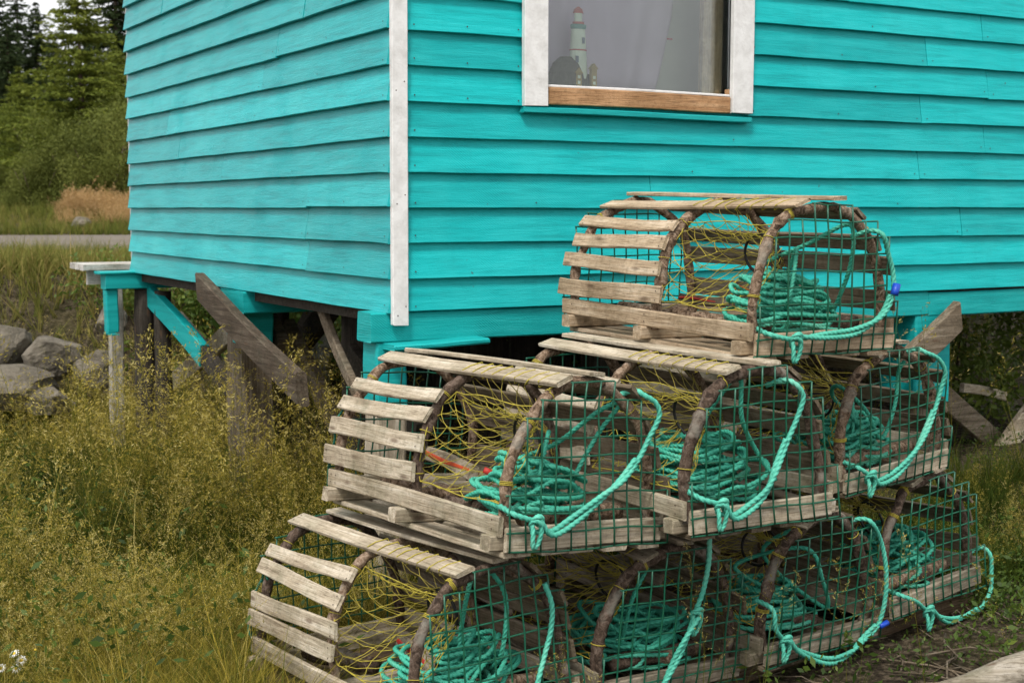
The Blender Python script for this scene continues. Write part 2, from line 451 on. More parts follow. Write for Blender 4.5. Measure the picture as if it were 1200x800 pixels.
def siding(name, length, axis, joints, mat, zlist, hole=None, seed=0, thin_from=0.0):
    """lapped boards: every course a wedge, thick at its lower edge; axis x: wall in plane y=0 facing -y; axis y: plane x=0 facing -x"""
    rnd = random.Random(seed); mb = MB()
    for kidx in range(len(zlist) - 1):
        lift = rnd.uniform(-.0025, .0025)
        zb, zt = zlist[kidx], zlist[kidx + 1] + .018
        cuts = [thin_from] + sorted(joints.get(kidx, [])) + [length]
        spans = list(zip(cuts[:-1], cuts[1:]))
        if hole and zb > hole[2] - .06 and zb < hole[3]:
            sp2 = []
            for a, b in spans:
                if b <= hole[0] or a >= hole[1]: sp2.append((a, b))
                else:
                    if a < hole[0]: sp2.append((a, hole[0]))
                    if b > hole[1]: sp2.append((hole[1], b))
            spans = sp2
        for a, b in spans:
            n = max(2, int((b - a) / .09)); ph = rnd.random() * 20
            dz = (lift if kidx else 0) + rnd.uniform(-.003, .003); dy = rnd.uniform(-.0015, .0025)
            a2, b2 = a + .0016, b - .0016
            vs = []
            for i in range(n + 1):
                u = a2 + (b2 - a2) * i / n
                w1 = .0008 * math.sin(ph + u * 3.1) + .0006 * math.sin(ph * 2 + u * 11) + rnd.uniform(-.0006, .0006)
                w2 = .0012 * math.sin(ph * 3 + u * 2.3)
                if i in (0, n) and rnd.random() < .35: w1 += rnd.uniform(-.004, .002)
                lo = -(.034 + dy + w2); hi = -.006
                vs += [(u, lo, zb + dz + w1 + .0022), (u, hi - .0035, zt), (u, 0.0, zb + dz + w1), (u, lo + .0015, zb + dz + w1)]
            fs = []
            for i in range(n):
                o = i * 4; p = o + 4
                fs += [(o, p, p + 1, o + 1), (o + 3, p + 3, p, o), (o + 2, p + 2, p + 3, o + 3)]
            fs += [(0, 1, 2, 3), (n * 4 + 3, n * 4 + 2, n * 4 + 1, n * 4)]
            if axis == 'y':
                vs = [(y, u, z) for u, y, z in vs]; fs = [tuple(reversed(f)) for f in fs]
            mb.add(vs, fs)
            # a few nail heads, painted over, and a few bare ones
            for u in (a2 + .03, b2 - .03, (a2 + b2) / 2):
                if rnd.random() < .85:
                    z = zb + .022 + rnd.uniform(-.004, .006); y = -.0335 - dy
                    q = [(u + .0034 * math.cos(t), y - .001, z + .0034 * math.sin(t)) for t in np.linspace(0, TAU, 7)[:-1]]
                    if axis == 'y': q = [(yy, uu, zz) for uu, yy, zz in q]
                    mb.add(q, [tuple(range(6)) if axis == 'x' else tuple(range(5, -1, -1))], 1)
    return mb.build(name, [mat, M['nail']], SHED)

jr = random.Random(4)
Jx = {0: [1.9], 2: [2.95], 3: [1.15, 3.9], 4: [2.66, 4.2], 5: [3.09], 6: [2.665], 7: [3.10], 8: [2.69], 9: [3.05], 10: [2.2], 11: [3.4], 1: [3.6]}
for i in range(len(COURSES)): Jx.setdefault(i, [jr.uniform(.8, 4.2)])
Jy = {1: [.79], 2: [.795], 3: [.78], 4: [1.9], 6: [2.8], 9: [.78], 5: [2.6], 7: [1.3]}
for i in range(len(COURSES)): Jy.setdefault(i, [jr.uniform(.7, 3.0)])
HOLE = (.55, 1.64, 1.94, 3.02)
siding('clapboard_wall', WL, 'x', Jx, M['turq'], COURSES, HOLE, 21, .045)
siding('clapboard_wall', WD, 'y', Jy, M['turq_l'], COURSES, None, 22, -.0335)
# back and far walls, sheathing behind the boards
mb = MB()
mb.box((WL / 2, WD + .01, 2.455), (WL, .02, 2.58)); mb.box((WL + .01, WD / 2, 2.455), (.02, WD - .01, 2.58))
mb.build('rear_wall', M['turq'], SHED)
mb = MB()
T_ = .05
def wall_panels(mb):
    x0, x1, z0, z1 = HOLE
    mb.box((x0 / 2 + .003, .03, 2.455), (x0 - .006, T_, 2.56)); mb.box(((x1 + WL) / 2, .03, 2.455), (WL - x1 - .01, T_, 2.56))
    mb.box(((x0 + x1) / 2, .03, (z0 + 1.175) / 2), (x1 - x0, T_, z0 - 1.175)); mb.box(((x0 + x1) / 2, .03, (z1 + 3.735) / 2), (x1 - x0, T_, 3.735 - z1))
wall_panels(mb)
mb.box((.03, WD / 2 + .03, 2.455), (.05, WD - .08, 2.56)); mb.box((WL / 2, WD - .03, 2.455), (WL - .14, .04, 2.56)); mb.box((WL - .03, WD / 2, 2.455), (.04, WD - .14, 2.56))
mb.build('inner_wall', plain_mat('inner_wall_boards', (.45, .47, .42), .8, .1, 4), SHED)
mb = MB(); mb.box((WL / 2, WD / 2, 1.14), (WL - .02, WD - .02, .05)); 
for i in range(9):
    x = .35 + i * .55; mb.box((x, WD / 2, 1.085), (.05, WD - .3, .058))
mb.build('floor_joists', M['black_x'], SHED)
# roof
mb = MB(); ov = .25; rz = WH - .02; ap = rz + 1.35
for sgn in (0, 1):
    y0, y1 = (-ov, WD / 2) if sgn == 0 else (WD + ov, WD / 2)
    zo = rz - ov * .7
    for t0, t1 in [(i / 10, (i + 1) / 10) for i in range(10)]:
        ya, yb = y0 + (y1 - y0) * t0, y0 + (y1 - y0) * (t1 + .02); za, zb = zo + (ap - zo) * t0, zo + (ap - zo) * (t1 + .02)
        q = [(-ov, ya, za + .03), (WL + ov, ya, za + .03), (WL + ov, yb, zb + .015), (-ov, yb, zb + .015)]
        q += [(-ov, ya, za), (WL + ov, ya, za)]
        mb.add(q, [(0, 1, 2, 3), (4, 5, 1, 0)])
mb.build('roof', plain_mat('dark_shingle', (.06, .058, .055), .9, .3, 20), SHED)
mb = MB()
for x in (-.004, WL + .004):
    mb.add([(x, 0, WH - .02), (x, WD, WH - .02), (x, WD / 2, ap - .02), (x + .03 * (1 if x < 0 else -1), 0, WH - .02), (x + .03 * (1 if x < 0 else -1), WD, WH - .02), (x + .03 * (1 if x < 0 else -1), WD / 2, ap - .02)],
           [(0, 1, 2), (5, 4, 3), (0, 2, 5, 3), (2, 1, 4, 5), (1, 0, 3, 4)])
mb.build('gable', M['turq_l'], SHED)
# white corner boards
mb = MB(); mb.board((.010, -.040, 1.118), (.010, -.040, 3.7), (1, 0, 0), .064, .024, 0, 24, .0014, .003); nails(mb, [(.010 + dx_, -.0527, 1.17 + .41 * i_ + dx_) for i_ in range(5) for dx_ in (-.016, .017)], (0, -1, 0)); mb.build('corner_board', [M['white'], M['nail']], SHED)
mb = MB(); mb.board((.026, WD + .012, 1.24), (.026, WD + .012, 3.7), (1, 0, 0), .08, .022, 0, 16, .001, .003); mb.build('corner_board', M['white'], SHED)
# sill beams running under the long wall
def beam(name, p0, p1, w, t, mat, up=(0, 0, 1), n=10, wob=.002, ch=.006):
    mb = MB(); mb.board(p0, p1, up, w, t, 0, n, wob, ch); return mb.build(name, mat, SHED)
beam('sill_beam', (-.098, .045, 1.106), (2.75, .045, 1.102), .112, .13, M['turq_beam'])
beam('sill_beam', (2.753, .045, 1.100), (WL, .045, 1.096), .112, .13, M['turq_beam'])
beam('sill_ledge', (-.05, -.055, 1.042), (.345, -.055, 1.048), .13, .022, M['turq_beam'], (0, 1, 0), 6)
beam('floor_beam', (-.045, 1.735, 1.110), (WL - .05, 1.735, 1.110), .104, .36, M['turq_beam'])
beam('floor_beam', (-.20, 3.60, 1.116), (WL - .05, 3.60, 1.116), .092, .12, M['turq_beam'])
beam('sill_ledge', (-.235, 3.60, 1.171), (.16, 3.60, 1.171), .15, .016, M['turq_beam'], (0, 1, 0), 4)
# posts
def post(x, y, r, ztop, zbot, mats, square=False, paint=None, name='support_post'):
    mb = MB(); rnd = random.Random(int(x * 97 + y * 31))
    if square:
        zs = ztop
        if paint: mb.board((x, y, paint), (x, y, ztop), (1, 0, 0), r * 2 + .004, r * 2 + .004, 1, 3, .002, .008); zs = paint
        mb.board((x, y, zbot), (x, y, zs), (1, 0, 0), r * 2, r * 2, 0, 8, .004, .01)
    else:
        n = 10; P = [(x + rnd.uniform(-.006, .006), y + rnd.uniform(-.006, .006), zbot + (ztop - zbot) * i / n) for i in range(n + 1)]
        mb.tube(P, [r * (1.08 - .1 * i / n) for i in range(n + 1)], 12, 0, False, rnd, .05)
    return mb.build(name, mats, SHED)
post(-.012, .05, .062, 1.048, .0, [M['grey_z'], M['turq_beam']], True, .78)
for j, yy in enumerate((1.73, 1.90)):
    post(.06 + .02 * j, yy, .075, 1.056, .0, [M['old_z'], M['turq_beam']], True, .90 if j != 1 else .93)
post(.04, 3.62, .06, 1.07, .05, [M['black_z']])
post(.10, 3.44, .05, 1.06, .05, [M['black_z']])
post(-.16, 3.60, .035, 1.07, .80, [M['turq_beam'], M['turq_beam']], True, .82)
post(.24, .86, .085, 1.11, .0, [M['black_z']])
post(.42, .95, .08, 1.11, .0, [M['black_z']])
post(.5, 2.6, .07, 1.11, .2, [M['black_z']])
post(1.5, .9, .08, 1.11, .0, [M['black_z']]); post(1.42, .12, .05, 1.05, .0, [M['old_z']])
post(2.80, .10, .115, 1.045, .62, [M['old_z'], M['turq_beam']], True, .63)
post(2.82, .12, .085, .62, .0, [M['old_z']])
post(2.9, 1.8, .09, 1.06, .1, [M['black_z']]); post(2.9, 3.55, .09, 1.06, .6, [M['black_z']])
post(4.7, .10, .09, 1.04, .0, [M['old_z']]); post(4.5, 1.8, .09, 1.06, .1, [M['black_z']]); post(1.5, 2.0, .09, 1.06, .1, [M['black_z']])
# braces
def brace(p0, p1, w, t, mat, up=(0, 0, 1), lab=None, skew=0.0):
    mb = MB(); mb.board(p0, p1, up, w, t, 0, 8, .003, .005, endskew=skew); o = mb.build('brace', mat, SHED)
    if lab: o['label'] = lab
    return o
brace((.06, 3.75, 1.09), (.115, 2.70, .745), .125, .05, M['turq_beam'], lab='turquoise painted brace')
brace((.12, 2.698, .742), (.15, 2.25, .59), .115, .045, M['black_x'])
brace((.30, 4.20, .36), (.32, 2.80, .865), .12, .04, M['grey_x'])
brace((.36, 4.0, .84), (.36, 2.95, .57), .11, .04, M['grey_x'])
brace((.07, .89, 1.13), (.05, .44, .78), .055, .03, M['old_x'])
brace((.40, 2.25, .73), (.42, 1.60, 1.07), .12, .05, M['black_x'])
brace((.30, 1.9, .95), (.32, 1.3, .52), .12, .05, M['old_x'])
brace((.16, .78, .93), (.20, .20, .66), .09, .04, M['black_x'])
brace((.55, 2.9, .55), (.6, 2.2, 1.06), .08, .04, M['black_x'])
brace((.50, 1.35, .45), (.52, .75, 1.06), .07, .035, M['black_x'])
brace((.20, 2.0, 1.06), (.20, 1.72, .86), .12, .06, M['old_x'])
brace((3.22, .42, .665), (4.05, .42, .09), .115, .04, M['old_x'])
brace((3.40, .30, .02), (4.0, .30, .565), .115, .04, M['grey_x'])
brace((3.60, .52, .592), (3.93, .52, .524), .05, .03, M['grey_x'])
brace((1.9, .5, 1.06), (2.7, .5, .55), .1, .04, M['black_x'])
mb = MB()
for i in range(24):
    x = 1.35 + i * .15; mb.board((x, 3.45, .2), (x, 3.45, 1.06), (1, 0, 0), .146, .02, 0, 4)
mb.build('shade_backdrop', M['black_z'], SHED)  # added black boards that stand in for the deep shade under the floor
# window
WIN = MB()
WIN.board((.588, -.046, 1.940), (.588, -.046, 3.10), (1, 0, 0), .106, .026, 0, 14, .001, .003)
WIN.board((1.596, -.046, 1.945), (1.596, -.046, 3.10), (1, 0, 0), .110, .026, 0, 14, .001, .003)
WIN.board((.53, -.046, 3.152), (1.65, -.046, 3.152), (0, 0, 1), .10, .026, 0, 6, .001, .003)
win = WIN.build('window', M['white'], SHED)
mb = MB(); mb.board((.648, -.030, 1.982), (1.536, -.030, 1.978), (0, 0, 1), .066, .034, 0, 10, .0012, .003); o = mb.build('sill', M['pine'], SHED); o.parent = win
mb = MB(); mb.board((.648, -.016, 2.021), (1.536, -.016, 2.017), (0, 0, 1), .010, .05, 0, 6, .0008, .002); o = mb.build('sill_cap', M['white'], SHED); o.parent = win
mb = MB(); mb.board((.53, -.040, 1.924), (1.648, -.040, 1.920), (0, 0, 1), .022, .030, 0, 10, .001, .003); o = mb.build('drip_board', M['turq_beam'], SHED); o.parent = win
mb = MB(); mb.box((1.555, -.014, 2.03), (.022, .028, .03)); o = mb.build('sill_stop', M['pine'], SHED); o.parent = win
m = bpy.data.materials.new('window_glass'); m.use_nodes = True; nt = m.node_tree; nt.nodes.clear(); k = NT(nt)
out = k.n('ShaderNodeOutputMaterial'); tr = k.n('ShaderNodeBsdfTransparent'); gl = k.n('ShaderNodeBsdfGlossy'); gl.inputs['Roughness'].default_value = .03
fr = k.n('ShaderNodeFresnel'); fr.inputs[0].default_value = 1.5
tr.inputs[0].default_value = (.93, .95, .94, 1); gl.inputs[0].default_value = (1, 1, 1, 1)
fm = k.math('MULTIPLY', fr.outputs[0], 1.15, True)
bp = k.n('ShaderNodeBump'); bp.inputs['Strength'].default_value = .04; bp.inputs['Distance'].default_value = .02
k.link(k.noise(k.coord('Object'), 3, 2), bp.inputs['Height']); k.link(bp.outputs[0], gl.inputs['Normal'])
mx = k.n('ShaderNodeMixShader'); k.link(fm, mx.inputs[0]); k.link(tr.outputs[0], mx.inputs[1]); k.link(gl.outputs[0], mx.inputs[2]); k.link(mx.outputs[0], out.inputs[0])
mb = MB(); mb.box((1.092, .018, 2.56), (.97, .004, 1.08)); o = mb.build('pane', m, SHED); o.parent = win
# inner lining boards at the right of the window
mb = MB(); mb.board((1.500, .042, 2.004), (1.500, .042, 3.05), (1, 0, 0), .105, .03, 0, 4)
mb.board((.60, .14, 1.992), (1.60, .14, 1.992), (0, 1, 0), .17, .02, 0, 4); o = mb.build('lining', wood_mat('varnished_pine', (.58, .47, .29), (.44, .33, .18), (.66, .56, .38), 'z', .5, .1, False), SHED); o.parent = win

# curtain, pale board added for the unlit room wall, and lighthouse ornament behind the glass
mb = MB(); nu, nv = 70, 12
for j in range(nv + 1):
    z = 2.012 + 1.02 * j / nv; xr = 1.30 + .11 * min(1, j / nv * 2.6) ** .9
    for i in range(nu + 1):
        u = i / nu; x = .575 + (xr - .575) * u
        y = .165 + .030 * math.sin(u * 15 + .7 * math.sin(u * 6)) * (.55 + .45 * j / nv) + .010 * math.sin(u * 31 + j * .15)
        mb.v.append((x, y, z))
for j in range(nv):
    for i in range(nu):
        a = j * (nu + 1) + i; mb.f.append((a, a + 1, a + nu + 2, a + nu + 1)); mb.mi.append(0); mb.sm.append(True)
cur = mb.build('curtain', plain_mat('mauve_cloth', (.56, .50, .60), .9, .08, 3, .2), None); place(cur, SHED)
sol = cur.modifiers.new('thick', 'SOLIDIFY'); sol.thickness = .002
tag(cur, 'grey mauve curtain drawn across the shed window behind the glass', 'curtain')
mb = MB(); mb.box((1.45, .225, 2.55), (.34, .006, 1.1)); mb.box((1.40, .2205, 2.27), (.06, .003, .008), 1); mb.box((1.358, .2205, 2.21), (.010, .003, .11), 1)
bl = mb.build('window_fill_board', [plain_mat('pale_board', (.50, .53, .47), .8, .06, 5, .1), M['red']], None); place(bl, SHED)
tag(bl, 'pale board with a thin red line, added beside the curtain for the unlit room wall', 'panel')

LH = empty('lighthouse_ornament'); place(LH, SHED)
LH.location = SHED.matrix_basis @ V((.84, .052, 2.004)) if False else V((-.442, 5.15, 0)) + Matrix.Rotation(A, 3, 'Z') @ V((.855, .070, 2.004)); LH.scale = (1, .55, 1)
tag(LH, 'small white toy lighthouse with red lantern standing in the shed window', 'ornament')
def lathe(mb, prof, n=20, c=(0, 0, 0), mi=0):
    vs = []; fs = []
    for r_, z in prof:
        for j in range(n): vs.append((c[0] + r_ * math.cos(TAU * j / n), c[1] + r_ * math.sin(TAU * j / n), c[2] + z))
    for i in range(len(prof) - 1):
        for j in range(n): fs.append((i * n + j, i * n + (j + 1) % n, (i + 1) * n + (j + 1) % n, (i + 1) * n + j))
    fs.append(tuple(range(n - 1, -1, -1))); fs.append(tuple((len(prof) - 1) * n + j for j in range(n)))
    mb.add(vs, fs, mi, False)
lw = plain_mat('ornament_white', (.72, .84, .70), .5, .05, 20, 0); lr = plain_mat('ornament_red', (.45, .10, .07), .5, .1, 20, 0)
lg = plain_mat('ornament_green', (.10, .30, .26), .5, .1, 20, 0); ls = plain_mat('ornament_stone', (.05, .06, .035), .8, .4, 60, .6, .004); ly = plain_mat('ornament_yellow', (.34, .26, .07), .6, .1, 30, 0); lb = plain_mat('ornament_window', (.08, .14, .2), .3, .1, 20, 0)
mb = MB(); lathe(mb, [(.044, .06), (.038, .15), (.031, .255)]); lathe(mb, [(.0385, .170), (.0385, .176)], 20, mi=1); mb.box((.012, -.035, .21), (.011, .010, .024), 2); mb.box((-.018, -.0385, .135), (.012, .010, .026), 2)
mb.build('tower', [lw, lr, lb], LH)
mb = MB(); lathe(mb, [(.033, .256), (.036, .262), (.036, .272), (.030, .274)]); mb.build('gallery', lg, LH)
mb = MB(); lathe(mb, [(.026, .275), (.026, .284)], 16, mi=0); lathe(mb, [(.018, .284), (.018, .318)], 12, mi=1); lathe(mb, [(.024, .318), (.018, .334), (.004, .344)], 16, mi=0)
mb.build('lantern', [lr, lw], LH)
mb = MB(); rnd = random.Random(3)
lathe(mb, [(.088, 0), (.092, .03), (.082, .08), (.062, .12), (.03, .145)], 14, (-.050, .012, 0)); lathe(mb, [(.058, 0), (.055, .03), (.04, .06), (.02, .08)], 12, (.035, .0, 0))
mb.build('rock_base', ls, LH)
mb = MB()
for x, h in ((-.022, .078), (.050, .098)):
    mb.box((x, -.062, h / 2), (.026, .03, h)); mb.add([(x - .02, -.079, h), (x + .02, -.079, h), (x, -.079, h + .022), (x - .02, -.044, h), (x + .02, -.044, h), (x, -.044, h + .022)], [(0, 1, 2), (5, 4, 3), (0, 2, 5, 3), (1, 4, 5, 2)], 1)
    for zz in (.02, .042, .064): mb.box((x, -.0785, zz), (.012, .003, .012), 2)
mb.build('cottage', [ly, ly, lw], LH)

# weathered plank leaning in front of the gable wall, and the one at the other post
def plank(name, p0, p1, w, t, mat, label, up=(0, 0, 1), grp=None, skew=.02, cat='plank'):
    mb = MB(); mb.board(p0, p1, up, w, t, 0, 12, .004, .006, endskew=skew); o = mb.build(name, mat); place(o, SHED); tag(o, label, cat, grp); return o
plank('weathered_plank', (-.13, 1.95, 1.162), (-.12, .62, .805), .125, .05, wood_mat('dark_plank', (.10, .075, .052), (.045, .033, .022), (.19, .155, .115), 'y', stain=(.05, .05, .03)), 'dark weathered plank slanting down across the posts under the shed gable', skew=-.03)
plank('weathered_plank', (2.54, -.08, .81), (2.885, -.08, 1.045), .125, .05, M['old_x'], 'grey split plank poking up behind the stacked traps beside the right shed post', skew=.03)

# white deck behind the shed
DK = empty('wooden_deck'); place(DK, SHED); tag(DK, 'whitewashed wooden deck end sticking out behind the shed on a thin post', 'deck')
mb = MB()
for i in range(3): mb.board((-.285, 3.79 + .115 * i, 1.197), (.9, 3.79 + .115 * i, 1.197), (0, 1, 0), .108, .036, 0, 5)
mw = wood_mat('whitewashed_wood', (.60, .57, .53), (.40, .37, .33), (.70, .68, .65), 'x', .8, .15, False); mwz = wood_mat('whitewashed_wood_z', (.44, .41, .36), (.26, .23, .19), (.56, .54, .5), 'z', .85, .15, False)
mb.build('deck_top', mw, DK)
mb = MB(); mb.board((-.25, 3.80, 1.136), (.9, 3.80, 1.136), (0, 0, 1), .085, .04, 0, 5); mb.build('deck_beam', mw, DK)
mb = MB(); mb.board((-.085, 3.80, .1), (-.090, 3.80, 1.095), (1, 0, 0), .078, .07, 0, 8, .003, .006); mb.build('deck_post', mwz, DK)

# ------------------------------------------------------------------ lobster traps
TR = {'T': (0.689, 4.595, 1.125, -1.0300, -0.0152, 0.0168, 1.006, 1.016, 0.980), 'M1': (-0.079, 4.176, 0.605, -0.9491, -0.0829, -0.0194, 0.976, 1.005, 1.013),
      'M2': (0.464, 4.359, 0.637, -1.0273, 0.0011, -0.0072, 1.008, 0.975, 1.013), 'M3': (0.976, 4.941, 0.659, -0.9009, 0.0392, 0.0223, 1.000, 1.010, 0.970),
      'B1': (-0.317, 4.119, 0.103, -0.9465, 0.0067, -0.0400, 0.990, 0.992, 0.993), 'B2': (0.195, 4.466, 0.147, -0.9587, -0.0361, 0.0869, 1.000, 1.020, 0.974),
      'B3': (0.693, 4.728, 0.161, -0.9137, -0.0090, 0.0496, 1.000, 1.002, 0.970), 'B4': (1.147, 5.066, 0.186, -0.8629, 0.0389, -0.0256, 1.000, 0.999, 0.967)}
BRIDLE = {'T': [(-.237, .063), (-.155, .048), (-.039, .059), (.097, .071), (.194, .108), (.233, .175), (.239, .242), (.214, .304), (.178, .362)],
          'M1': [(-.266, .103), (-.203, .082), (-.149, .052), (-.070, .087), (.022, .142), (.095, .182), (.154, .238), (.190, .299), (.215, .359), (.202, .396), (.165, .417)],
          'M2': [(-.248, .104), (-.192, .084), (-.144, .048), (-.074, .071), (-.016, .109), (.023, .164), (.071, .241), (.104, .299), (.120, .360), (.095, .398)],
          'M3': [(-.238, .085), (-.198, .055), (-.153, .027), (-.051, .043), (.038, .094), (.106, .158), (.160, .226), (.191, .298), (.198, .357), (.163, .406), (.105, .433)],
          'B1': [(.142, .385), (.161, .325), (.162, .252), (.141, .182), (.109, .115), (.082, .034)],
          'B2': [(.064, .490), (.066, .416), (.062, .321), (.043, .253), (.012, .178), (-.025, .101), (-.069, .027)],
          'B3': [(-.286, .201), (-.272, .135), (-.221, .088), (-.150, .040), (-.010, -.014), (.096, -.014), (.180, .011), (.242, .047), (.259, .140), (.256, .246), (.232, .339), (.171, .415)],
          'B4': [(-.237, .075), (-.174, .042), (-.104, -.005), (.041, -.071), (.204, -.079), (.284, -.027), (.308, .039), (.304, .105)]}
LABELS = {'T': 'pale tan lobster trap alone on top of the pile', 'M1': 'grey lobster trap at the left end of the middle row, orange-striped stick inside',
          'M2': 'lobster trap in the centre of the middle row, under the top trap', 'M3': 'lobster trap at the right end of the middle row, black ring showing inside',
          'B1': 'lowest left lobster trap, beside the open grass', 'B2': 'bottom row lobster trap with one long rope hanging straight across its mesh end',
          'B3': 'bottom row lobster trap with a blue-tipped rope looped below its mesh end', 'B4': 'lobster trap at the far right of the bottom row'}
HL = .495
ARCH = [(-.252, .035), (-.260, .12), (-.252, .21), (-.226, .295), (-.182, .365), (-.125, .412), (-.045, .440), (.04, .442), (.115, .408), (.185, .335), (.235, .225), (.252, .12), (.252, .035)]

def make_trap(key, seed):
    rnd = random.Random(seed)
    x, y, z, ya, rb, rc, sx, sy, sz = TR[key]
    t = empty('lobster_trap', (x, y, z), (rb, rc, ya), (sx, sy, sz))
    tag(t, LABELS[key], 'lobster trap', 'lobster traps stacked in three rows')
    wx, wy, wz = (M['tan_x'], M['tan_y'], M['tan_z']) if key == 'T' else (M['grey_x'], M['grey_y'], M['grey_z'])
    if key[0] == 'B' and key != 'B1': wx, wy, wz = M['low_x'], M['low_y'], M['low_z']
    wf = M['old_x'] if key == 'T' else M['dim_x']  # far slats and bottom laths coloured darker for the shade inside the trap
    # runners
    for u in (.452, -.03, -.455):
        mb = MB(); e = rnd.uniform(-.008, .012)
        mb.board((u + rnd.uniform(-.01, .01), -.312 - e, .021), (u + rnd.uniform(-.01, .01), .312 + e, .021), (1, 0, 0), .046, .042, 0, 6, .0015, .004, rnd)
        mb.build('runner', wy, t)
    # bottom laths under the runners
    mb = MB()
    for i, v in enumerate((-.222, -.11, .0, .11, .222)):
        if i == 2 and rnd.random() < .2: continue
        w = rnd.uniform(.075, .092)
        mb.board((-.49 + rnd.uniform(-.015, .01), v, -.010), (.492 + rnd.uniform(-.006, .006), v + rnd.uniform(-.01, .01), -.010), (0, 1, 0), w, .016, 0, 8, .0015, .003, rnd)
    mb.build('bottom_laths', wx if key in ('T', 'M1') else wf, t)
    # side rails
    for s in (-1, 1):
        mb = MB(); mb.board((-.498, s * .283, .069), (.486, s * .283, .069), (0, 0, 1), .054, .017, 0, 10, .002, .003, rnd)
        nails(mb, [(uu, s * .283 + s * .0093, .069 + dz) for uu in (-.47, -.44, .455, -.02) for dz in (-.012, .012)], (0, s, 0)); mb.build('side_rail', [wx, M['nail']], t)
    # end boards behind the wire
    for s in (1, -1):
        mb = MB(); mb.board((s * .4955, -.272, .034), (s * .4955, .272, .034), (0, 0, 1), .066, .016, 0, 8, .0015, .003, rnd); mb.build('end_board', wy, t)
    # hoops of bent spruce branch
    arches = []
    for u in (.462, .0, -.468):
        j = [(v + rnd.uniform(-.008, .008), zz + rnd.uniform(-.006, .008)) for v, zz in ARCH]
        P = catmull([(u + rnd.uniform(-.008, .008), v, zz) for v, zz in j], 5)
        arches.append(P); m_ = len(P); r0 = rnd.uniform(.0148, .0178)
        rad = [r0 * (1.08 - .2 * abs(i / m_ - .5) + .09 * math.sin(i * .9 + seed) + (rnd.uniform(.1, .3) if rnd.random() < .08 else 0)) for i in range(m_)]
        mb = MB(); mb.tube(P, rad, 9, 0, False, rnd, .09); h = mb.build('hoop', M['bark'] if rnd.random() < .7 else M['bark_dark'], t)
        # yellow twine wraps
        for q in ([.14, .30, .42, .72] if u > .3 else [.10, .22, .36] if u > -.2 else [.38]):
            mb = MB(); i = int(q * (m_ - 1)); c = P[i]; tn = (P[min(i + 1, m_ - 1)] - P[i - 1]).normalized(); a = tn.orthogonal().normalized(); b_ = tn.cross(a); turns = rnd.choice((1, 1, 2, 3))
            L = [c + tn * (.0042 * th / TAU - .0021 * turns) + (a * math.cos(th) + b_ * math.sin(th)) * (r0 * 1.22) for th in np.linspace(0, TAU * turns, 10 * turns)]
            mb.tube(L, .0015, 5, 0); mb.build('twine_wrap', M['twine'], h)
    def at_arch(P, q):
        f = q * (len(P) - 1); i = int(min(f, len(P) - 2)); return P[i].lerp(P[i + 1], f - i)
    def q_of_z(P, zz, side):
        n = len(P); rng = range(n // 2) if side < 0 else range(n - 1, n // 2, -1)
        for i in rng:
            if P[i].z >= zz: return i / (n - 1)
        return .5
    def q_of_v(P, vv):
        n = len(P)
        for i in range(n):
            if P[i].y >= vv and P[i].z > .3: return i / (n - 1)
        return .5
    def slat(u0, u1, zz, side, width, lash=False, q=None, du=0, wm=None):
        qs = []
        for P in (arches[2], arches[1], arches[0]):
            qq = q if q is not None else q_of_z(P, zz, side)
            c = at_arch(P, qq); tn = (at_arch(P, min(1, qq + .04)) - at_arch(P, max(0, qq - .04))).normalized()
            nm = V((0, -tn.z, tn.y)); nm = nm if nm.y * side > 0 or abs(side) < .5 else nm
            nm = V((0, c.y - 0, c.z - .12)).normalized() * .35 + V((0, -tn.z, tn.y)).normalized() * .65
            qs.append((c + nm.normalized() * .026, tn))
        def lerp_u(u):
            a, b_ = (qs[0], qs[1]) if u < 0 else (qs[1], qs[2])
            f = (u + .468) / .468 if u < 0 else u / .462
            return a[0].lerp(b_[0], f), a[1].lerp(b_[1], f)
        p0, t0 = lerp_u(u0); p1, t1 = lerp_u(u1); p0.x = u0; p1.x = u1
        mb = MB(); wd = ((t0 + t1) / 2); th = rnd.uniform(.0115, .014)
        dw = V((0, rnd.uniform(-.006, .006), rnd.uniform(-.004, .004)))
        p0 += dw; p1 -= dw
        mb.board(p0, p1, wd, width * rnd.uniform(.93, 1.06), th, 0, 9, .0022, .0028, rnd, rnd.uniform(-.006, .006), bend=rnd.uniform(-.004, .004))
        nm = (p1 - p0).normalized().cross(wd).normalized()
        if nm.dot(V((0, (p0.y + p1.y) / 2, (p0.z + p1.z) / 2 - .12))) < 0: nm = -nm
        hs = [.018 / max(.1, u1 - u0), 1 - .018 / (u1 - u0)]
        nails(mb, [p0.lerp(p1, f + rnd.uniform(-.004, .004)) + wd.normalized() * e * width * .27 + nm * (th / 2 + .0006) for f in hs for e in (-1, 1)], nm)
        o = mb.build('slat', [wm or wx, M['nail']], t)
        if lash:
            mb = MB(); L = []; w = wd.normalized(); hw = width * .53; ht = th * .62
            for i in range(8):
                f = (.03 + i * .056 + rnd.uniform(-.008, .008) - u0) / (u1 - u0)
                if f > .96: continue
                c = p0.lerp(p1, f); c2 = p0.lerp(p1, f + .018); c3 = p0.lerp(p1, min(1, f + .045))
                L += [c - w * hw + nm * ht, c + nm * (ht + .0012), c2 + w * hw + nm * ht, c2 + w * (hw + .002) - nm * ht, c3 - nm * (ht + .003), c3 - w * (hw + .002) - nm * ht]
            mb.tube(L, .0019, 4, 0)
            mb.build('twine_lashing', M['twine'], o)
        return o
    for zz, w in ((.140, .056), (.217, .052), (.287, .050), (.345, .046)):
        slat(-.510 + rnd.uniform(-.012, .012), .035 + rnd.uniform(-.015, .02), zz + rnd.uniform(-.006, .006), -1, w)
